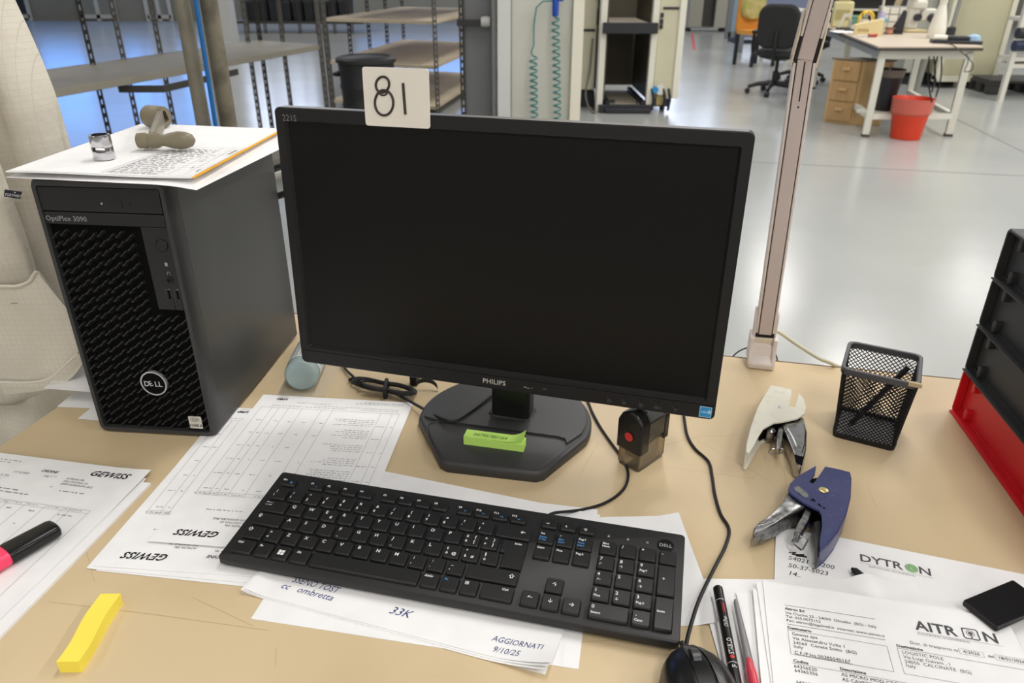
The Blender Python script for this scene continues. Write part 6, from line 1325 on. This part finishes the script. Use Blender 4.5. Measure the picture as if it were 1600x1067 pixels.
obj('focus_knob', MB().tube([(.0, -.055, .14), (.0, -.09, .14)], .035, 16), MBK, sc_); obj('side_arm', MB().box(.05, .20, -.04, .04, .1, .22), MW_, sc_, bevel=.02); obj('arm_knob', MB().tube([(.15, -.04, .14), (.15, -.1, .12)], .04, 14), MBK, sc_); obj('black_stem', MB().tube([(.17, -.08, .0), (.17, -.08, .13)], .025, 12), MBK, sc_)
cbx = bthing('cardboard_box', 'open cream cardboard box on the bench', 'box', 1355, 55, an)
obj('box_body', MB().loft([[(-.12, -.06, 0), (.12, -.06, 0), (.12, .08, 0), (-.12, .08, 0)], [(-.13, -.065, .09), (.12, -.06, .15), (.12, .08, .15), (-.13, .085, .09)]]), mat('box_cream', (226, 210, 160), .6), cbx); obj('box_lip', MB().box(-.10, .0, -.067, -.06, .04, .06), mat('box_tan', (190, 165, 110), .6), cbx)
tr_ = bthing('yellow_tape_roll', 'yellow tape roll leaning behind the cream box on the bench', 'tape', 1352, 45); obj('tape_ring', MB().tube([(.075 * math.cos(a), .02, .09 + .075 * math.sin(a)) for a in [2 * PI * k / 24 for k in range(24)]], .017, 8, closed=True), mat('tape_yellow', (235, 200, 50), .5), tr_); obj('tape_core', MB().tube([(.058 * math.cos(a), .02, .09 + .058 * math.sin(a)) for a in [2 * PI * k / 24 for k in range(24)]], .008, 6, closed=True), BW, tr_)
bb = bthing('blue_lidded_jar', 'small clear box with a blue lid on the bench', 'jar', 1374, 54, an); obj('jar_body', MB().box(-.035, .035, -.035, .035, 0, .11), mat('jar_grey', (186, 188, 170), .4), bb, bevel=.006); obj('jar_lid', MB().box(-.04, .04, -.04, .04, .11, .15), mat('jar_blue', (110, 170, 210), .4), bb, bevel=.006)
gb = bthing('green_tool_box', 'green instrument box on the bench', 'box', 1335, 38, an); obj('box_body', MB().box(-.13, .12, -.07, .08, 0, .06), mat('box_green', (95, 140, 118), .5), gb, bevel=.012); obj('box_lid', MB().box(-.10, .12, -.05, .08, .06, .095), mat('box_green2', (110, 152, 130), .5), gb, bevel=.012)
rt = bthing('red_tool', 'small red handled tool near the bench edge', 'tool', 1362, 58, .3); obj('handle', MB().tube([(-.04, 0, .014), (.05, 0, .014)], .014, 10), mat('tool_red', (170, 60, 55), .5), rt); obj('shaft', MB().tube([(-.15, .02, .01), (-.04, 0, .012)], .006, 8), STEEL, rt)
bf = bthing('black_magnifier_stand', 'black angled stand beside the microscope on the bench', 'stand', 1394, 53, an); obj('stand_foot', MB().box(-.08, .09, -.04, .05, 0, .02), MBK, bf, bevel=.005); obj('stand_arm', MB().prism([(-.03, .02), (.09, .02), (.09, .2), (.06, .22), (.02, .12)], -.03, .03, axis='y'), MBK, bf, bevel=.006)
cm = bthing('cream_instrument', 'tall cream instrument at the back of the bench', 'instrument', 1342, 30, an, (2.35, .12)); obj('instrument_body', MB().box(-.10, .10, -.08, .1, 0, .26), mat('instr_cream', (205, 196, 150), .5), cm, bevel=.02); obj('instrument_neck', MB().box(-.06, .06, -.06, .08, .26, .4), mat('instr_cream', (205, 196, 150), .5), cm, bevel=.02); obj('instrument_panel', MB().box(-.07, .07, -.085, -.078, .08, .18), mat('instr_tan', (170, 158, 110), .5), cm)
wr = bthing('wire_clamp', 'white angled clamp on the bench near the lamp arm', 'clamp', 1316, 42, an, (2.0, .09)); obj('clamp_foot', MB().box(-.07, .07, -.04, .04, 0, .02), MBK, wr, bevel=.005); obj('clamp_arm', MB().prism([(-.06, .02), (-.03, .02), (.0, .12), (.06, .13), (.06, .16), (-.02, .15)], -.02, .02, axis='y'), MW_, wr)
og = bthing('orange_spool', 'small orange and brown spool cluster behind the tape roll', 'spool', 1372, 42); obj('spool_reel', MB().lathe([(.045, 0), (.045, .012), (.02, .015), (.02, .06), (.045, .063), (.045, .075)], 18), mat('spool_orange', (205, 130, 60), .5), og); obj('spool_wire', MB().lathe([(.036, .016), (.036, .059)], 18), mat('spool_brown', (140, 88, 60), .5), og)
stc = bthing('upright_board', 'tan board leaning upright between instruments on the bench', 'board', 1386, 44, an); obj('board_panel', MB().prism([(-.03, 0), (.03, 0), (.10, .32), (.04, .32)], -.01, .01, axis='y'), mat('board_tan', (176, 158, 130), .5), stc); obj('board_edge', MB().prism([(.03, 0), (.045, 0), (.115, .32), (.10, .32)], -.012, .012, axis='y'), mat('board_dark', (90, 78, 66), .5), stc)
wp2 = bthing('white_papers', 'white papers on the bench beside the lamp arm', 'papers', 1316, 50, la_); obj('top_paper', MB().box(-.15, .10, -.10, .10, .004, .006), PAPER, wp2); obj('bottom_paper', MB().at(Matrix.Rotation(.2, 4, 'Z')).box(-.15, .10, -.10, .10, 0, .003), PAPER, wp2)
rk2 = bthing('dark_component_rack', 'dark component rack with white parts along the back of the bench', 'rack', 1375, 22, an, (2.98, .55))
obj('rack_back', MB().box(-.42, .4, .1, .14, 0, .5), mat('rack_dark', (48, 48, 50), .6), rk2)
for zz in (.14, .3): obj('rack_shelf', MB().box(-.4, .38, -.02, .1, zz, zz + .02), MW_, rk2)
for k in range(8): obj('component', MB().box(-.38 + k * .1, -.32 + k * .1, .0, .08, .32, .36 + .05 * (k % 3)), MW_ if k % 2 else mat('rack_dark2', (70, 66, 64), .6), rk2, bevel=.004)
# more small clutter
def clutter(name, label, cat, l, e, parts, rz=None):
    t = bthing(name, label, cat, 0, 0, an if rz is None else rz, (l, e))
    for p in parts: obj(p[0], p[1], p[2], t, bevel=p[3] if len(p) > 3 else 0)
    return t
PK = mat('clutter_pink', (205, 150, 130), .6); GY = mat('clutter_grey', (150, 150, 148), .5); BR = mat('clutter_brown', (120, 84, 60), .6); LV = mat('clutter_lilac', (176, 170, 200), .5)
clutter('soldering_iron_holder', 'grey soldering iron holder near the lamp arm on the bench', 'holder', 1.75, .12, [('holder_base', MB().box(-.06, .06, -.05, .05, 0, .02), MBK, .004), ('holder_coil', MB().tube([(-.02 + .018 * math.cos(t), .018 * math.sin(t), .03 + t * .0035) for t in [k * .6 for k in range(40)]], .004, 5), GY)])
clutter('lilac_spray_can', 'lilac spray can behind the yellow tape roll', 'can', 1.75, .42, [('can_body', MB().lathe([(.03, 0), (.032, .01), (.032, .17), (.02, .19)], 18), LV), ('can_cap', MB().lathe([(.018, .19), (.018, .22), (.012, .225)], 14), BW)])
clutter('white_cup', 'white cup with small tools behind the green box', 'cup', 2.0, .3, [('cup_wall', MB().lathe([(.035, 0), (.045, .1), (.04, .1), (.032, .01)], 18), BW), ('tool_handle', MB().tube([(0, 0, .02), (.03, 0, .18)], .007, 8), PK), ('tool_handle', MB().tube([(0, .01, .02), (-.03, .02, .16)], .007, 8), BR)])
clutter('component_drawer', 'grey component drawer box behind the microscope', 'box', 2.1, .62, [('drawer_case', MB().box(-.14, .14, -.09, .1, 0, .22), GY, .006)] + [('drawer_front', MB().box(-.13 + i * .09, -.05 + i * .09, -.098, -.09, .01 + j * .07, .07 + j * .07), BW, .003) for i in range(3) for j in range(3)])
clutter('bench_magnifier', 'white ring magnifier on a bent arm over the bench', 'magnifier', 2.7, .62, [('magnifier_foot', MB().lathe([(.06, 0), (.06, .02), (.02, .03)], 18), MBK), ('magnifier_arm', MB().tube(spline([(0, 0, .02), (.02, 0, .25), (-.05, -.1, .42), (-.15, -.2, .38)], 5), .012, 8), BW), ('magnifier_ring', MB().tube([(-.15 + .08 * math.cos(t), -.22 + .08 * math.sin(t), .36) for t in [2 * PI * k / 20 for k in range(20)]], .018, 8, closed=True), BW)])
clutter('brown_spool', 'brown wire spool beside the cream box on the bench', 'spool', 1.35, .42, [('spool_flange', MB().lathe([(.05, 0), (.05, .01)], 20), BR), ('spool_core', MB().lathe([(.035, .01), (.035, .05)], 20), PK), ('spool_flange', MB().lathe([(.05, .05), (.05, .06)], 20), BR)])
clutter('screwdriver', 'screwdriver with an orange handle on the bench beside the jar', 'tool', 1.0, .18, [('handle', MB().tube([(0, 0, .014), (.09, 0, .014)], .013, 8), mat('handle_orange', (220, 120, 50), .5)), ('shaft', MB().tube([(-.1, 0, .012), (0, 0, .014)], .004, 6), STEEL)], .8)
# long white bench end further back
wb = thing('white_side_table', 'white side table behind the black office chair', 'table', (0, 0, 0)); a_ = G(1205, 14, .76); b_ = G(1285, 22, .76)
obj('table_top', MB().box(a_.x, b_.x + .3, a_.y - .4, a_.y + .4, .735, .765), mat('table_white', (226, 226, 222), .4), wb, bevel=.004)
for x_, y_ in ((a_.x + .06, a_.y - .34), (b_.x + .24, a_.y - .34), (a_.x + .06, a_.y + .34), (b_.x + .24, a_.y + .34)): obj('leg', MB().box(x_ - .03, x_ + .03, y_ - .03, y_ + .03, 0, .735), TBW, wb)
# ================================================================== office chairs
CB = mat('chair_fabric', (38, 40, 42), .8, bump=(60, .2, .002)); CP = mat('chair_plastic', (30, 31, 33), .45)
def office_chair(label, px, py, rz, sc=1.0):
    v = G(px, py, 0); t = thing('office_chair', label, 'chair', (v.x, v.y, 0), rz, 'office chairs')
    for k in range(5):
        a = 2 * PI * k / 5 + .3; e = Vector((math.cos(a), math.sin(a), 0))
        obj('base_arm', MB().tube([e * .03 + Vector((0, 0, .12)), e * .18 + Vector((0, 0, .11)), e * .29 + Vector((0, 0, .075))], [.03, .026, .02], 8), CP, t)
        obj('caster', MB().at(Matrix.Translation(e * .29 + Vector((0, 0, .03))) @ Matrix.Rotation(a, 4, 'Z') @ Matrix.Rotation(PI / 2, 4, 'X')).lathe([(.03, -.024), (.03, .024)], 14), CP, t)
    obj('gas_column', MB().lathe([(.035, .1), (.035, .25), (.02, .26), (.02, .42)], 14), CP, t)
    obj('seat', MB().loft([[(x, y, z) for x, y in rr(.46 * s, .45 * s, .09, 4)] for s, z in ((.8, .415), (.98, .43), (1, .46), (.97, .485), (.85, .497))]), CB, t)
    obj('seat_shell', MB().loft([[(x, y, z) for x, y in rr(.4 * s, .38 * s, .08, 4)] for s, z in ((.5, .375), (.95, .405), (1, .425))]), CP, t)
    bkm = MB().at(Matrix.Translation((0, .24, .74)) @ Matrix.Rotation(-.14, 4, 'X'))
    bkm.loft([[(x * s, y_, z * s) for x, z in rr(.44, .46, .12, 5)] for s, y_ in ((.9, -.025), (1, -.005), (1, .02), (.9, .04))]); obj('backrest', bkm, CB, t)
    obj('back_strut', MB().tube(spline([(0, .12, .40), (0, .24, .41), (0, .275, .52), (0, .275, .7)], 4), .022, 8), CP, t)
    for s in (-1, 1):
        ar = obj('armrest', MB().tube(spline([(s * .2, .06, .43), (s * .28, .06, .45), (s * .285, .08, .64), (s * .28, -.08, .66), (s * .28, .12, .66)], 4), .018, 8), CP, t)
        obj('arm_pad', MB().box(s * .28 - .03, s * .28 + .03, -.10, .13, .655, .685), CP, ar, bevel=.01)
    return t
office_chair('black fabric office chair nearest the lamp arm', 1207, 147, math.radians(150))
office_chair('black office chair half hidden beyond the nearest chair', 1250, 128, math.radians(200))
# wooden chair with a green jacket
v = G(1156, 102, 0); gc = thing('draped_chair', 'chair draped with a green and orange garment far behind', 'chair', (v.x + .2, v.y, 0), .4, 'office chairs')
for sx_, sy_ in ((-1, -1), (1, -1), (1, 1), (-1, 1)): obj('leg', MB().box(sx_ * .2 - .02, sx_ * .2 + .02, sy_ * .2 - .02, sy_ * .2 + .02, 0, .45), CP, gc)
obj('seat', MB().loft([[(x, y, z) for x, y in rr(.46, .46, .05, 3)] for z in (.44, .5)]), mat('seat_orange', (214, 150, 62), .7), gc)
obj('backrest', MB().loft([[(x, .2 + y_, .74 + z) for x, z in rr(.46, .6, .08, 4)] for y_ in (0, .05)]), mat('back_orange', (206, 140, 56), .7), gc)
obj('draped_garment', MB().loft([[(x * s, y_, z * s + .9) for x, z in rr(.42, .55, .18, 5)] for s, y_ in ((.9, .12), (1, .16), (1, .2))]), mat('garment_green', (172, 168, 96), .9, noise=(9, (196, 182, 130), .4, .6)), gc)
dpost = thing('roller_stand', 'dark blue wheeled stand at the left of the draped chair', 'stand', (0, 0, 0)); v = G(1152, 66, 0)
obj('stand_post', MB().box(v.x - .04, v.x + .04, v.y, v.y + .1, 0, 2.0), mat('stand_blue', (44, 58, 70), .5), dpost); obj('stand_foot', MB().box(v.x - .12, v.x + .2, v.y - .3, v.y + .3, 0, .07), mat('stand_blue', (44, 58, 70), .5), dpost)
# ================================================================== large cream cabinet and right-hand rack
YC = 9.6
lc = thing('cream_cabinet', 'large cream metal enclosure behind the workbench at the right', 'cabinet', (0, 0, 0))
x0_, x1_ = V(1474, 60, YC).x, V(1590, 0, YC).x; CC = mat('enclosure_cream', (184, 180, 152), .5, noise=(1.2, (176, 172, 144), .4, .7))
zlo = V(1500, 118, YC).z
obj('front_panel', MB().box(x0_ + .05, x1_ - .05, YC, YC + 1.2, zlo, 2.4), CC, lc, bevel=.01)
for x_ in (x0_, x1_ - .06): obj('corner_post', MB().box(x_, x_ + .06, YC - .03, YC + .06, zlo - .05, 2.4), mat('enclosure_edge', (206, 204, 186), .5), lc)
obj('bottom_rail', MB().box(x0_, x1_, YC - .02, YC + .05, zlo - .07, zlo), mat('enclosure_edge', (206, 204, 186), .5), lc)
obj('left_side_panel', MB().box(x0_ - .28, x0_ - .02, YC + .25, YC + 1.2, zlo, 2.4), mat('enclosure_grey', (168, 168, 158), .5), lc, bevel=.01)
obj('underframe', MB().box(x0_ - .2, x1_ - .3, YC + .35, YC + 1.0, 0, zlo - .05), MBK, lc)
for x_ in (x0_ + .05, x1_ - .1): obj('levelling_foot', MB().lathe([(.035, 0), (.035, .015), (.015, .02), (.015, zlo)], 12, (x_, YC + .05, 0)), STEEL, lc)
rr_ = thing('supply_rack', 'pale steel rack with black rollers at the right edge of the frame', 'shelf rack', (0, 0, 0))
YR = 8.6; a_ = V(1590, 60, YR).x
for x_ in (a_, a_ + 1.2): obj('rack_post', MB().bar((x_, YR, 0), (x_ + .0, YR, 2.2), .05), mat('rack_pale', (205, 203, 192), .5), rr_)
for py in (30, 92, 103): z_ = V(1590, py, YR).z; obj('rack_shelf', MB().box(a_ + .0, a_ + 1.2, YR - .02, YR + .25, z_ - .02, z_ + .02), mat('rack_pale', (205, 203, 192), .5), rr_)
for py, mm in ((52, MBK), (72, mat('roller_navy', (36, 44, 70), .4))): z_ = V(1595, py, YR - .05).z; obj('roller', MB().tube([(a_ - .03, YR - .02, z_), (a_ + 1.2, YR - .02, z_)], .055, 14), mm, rr_)
pv = G(1543, 148, 0); pa_ = thing('plastic_pallet', 'dark grey plastic pallet on the floor at the right edge', 'pallet', (pv.x, pv.y, 0), -.1)
PLM = mat('pallet_dark', (62, 62, 60), .6)
for k in range(5): obj('deck_slat', MB().box(0, 1.1, .0 + k * .13, .09 + k * .13, .13, .16), PLM, pa_, bevel=.004)
for x_ in (0, .46, .92): obj('deck_bearer', MB().box(x_, x_ + .14, 0, .61, .10, .131), PLM, pa_)
for x_ in (0, .46, .92):
    for y_ in (0, .24, .48): obj('pallet_foot', MB().box(x_, x_ + .13, y_, y_ + .13, 0, .1), PLM, pa_, bevel=.01)
# ================================================================== pipes behind the tower, white post
YP = 1.75
def pipe(name, label, pt, pb, r, m, Y=YP):
    a = V(*pt, Y); b = V(*pb, Y); x = (a.x + b.x) / 2
    t = thing(name, label, 'pipe', (x, Y, 0), 0); obj('pipe_tube', MB().tube([(0, 0, .01), (0, 0, .9), (a.x - x, 0, 2.6)], r, 18), m, t); obj('foot_flange', MB().lathe([(r * 2, 0), (r * 2, .01), (r, .012)], 18), m, t); return t
PG = mat('pipe_galvanised', (146, 142, 128), .5, metal=.15, noise=(25, (128, 124, 110), .35, .7)); PG2 = mat('pipe_weathered', (124, 118, 102), .6, metal=.1, noise=(30, (98, 93, 80), .4, .65))
pipe('steel_pipe', 'smooth pale grey upright pipe left of the blue hose', (284, 0), (317, 190), .0165, PG)
pipe('steel_pipe', 'weathered darker upright pipe right of the blue hose', (325, 0), (358, 190), .0185, PG2)
hz_ = V(306, 0, YP - .03); hz2 = V(336, 190, YP - .03)
tag(obj('blue_hose', MB().tube([(hz_.x + (hz2.x - hz_.x) * 1, hz_.y, 0), (hz2.x, hz_.y, hz2.z), (hz_.x, hz_.y, hz_.z), (hz_.x, hz_.y, 2.6)], .0048, 10), mat('hose_blue', (28, 105, 175), .4)), 'blue hose running up between the two pipes', 'hose')
h1, h2 = V(312, 0, YP + .0), V(343, 190, YP + .0)
tag(obj('grey_conduit', MB().tube([(h2.x, h2.y, 0), (h2.x, h2.y, h2.z), (h1.x, h1.y, 2.6)], .0035, 8), mat('conduit_grey', (190, 188, 180), .4)), 'thin grey conduit beside the blue hose', 'conduit')
wv = G(356, 63, 0); w0, w1 = V(338, 30, wv.y).x, V(361, 30, wv.y).x
struct('trim_2', MB().box(w0, w1, wv.y, wv.y + .3, 0, CEIL), mat('post_white', (196, 196, 192), .6))
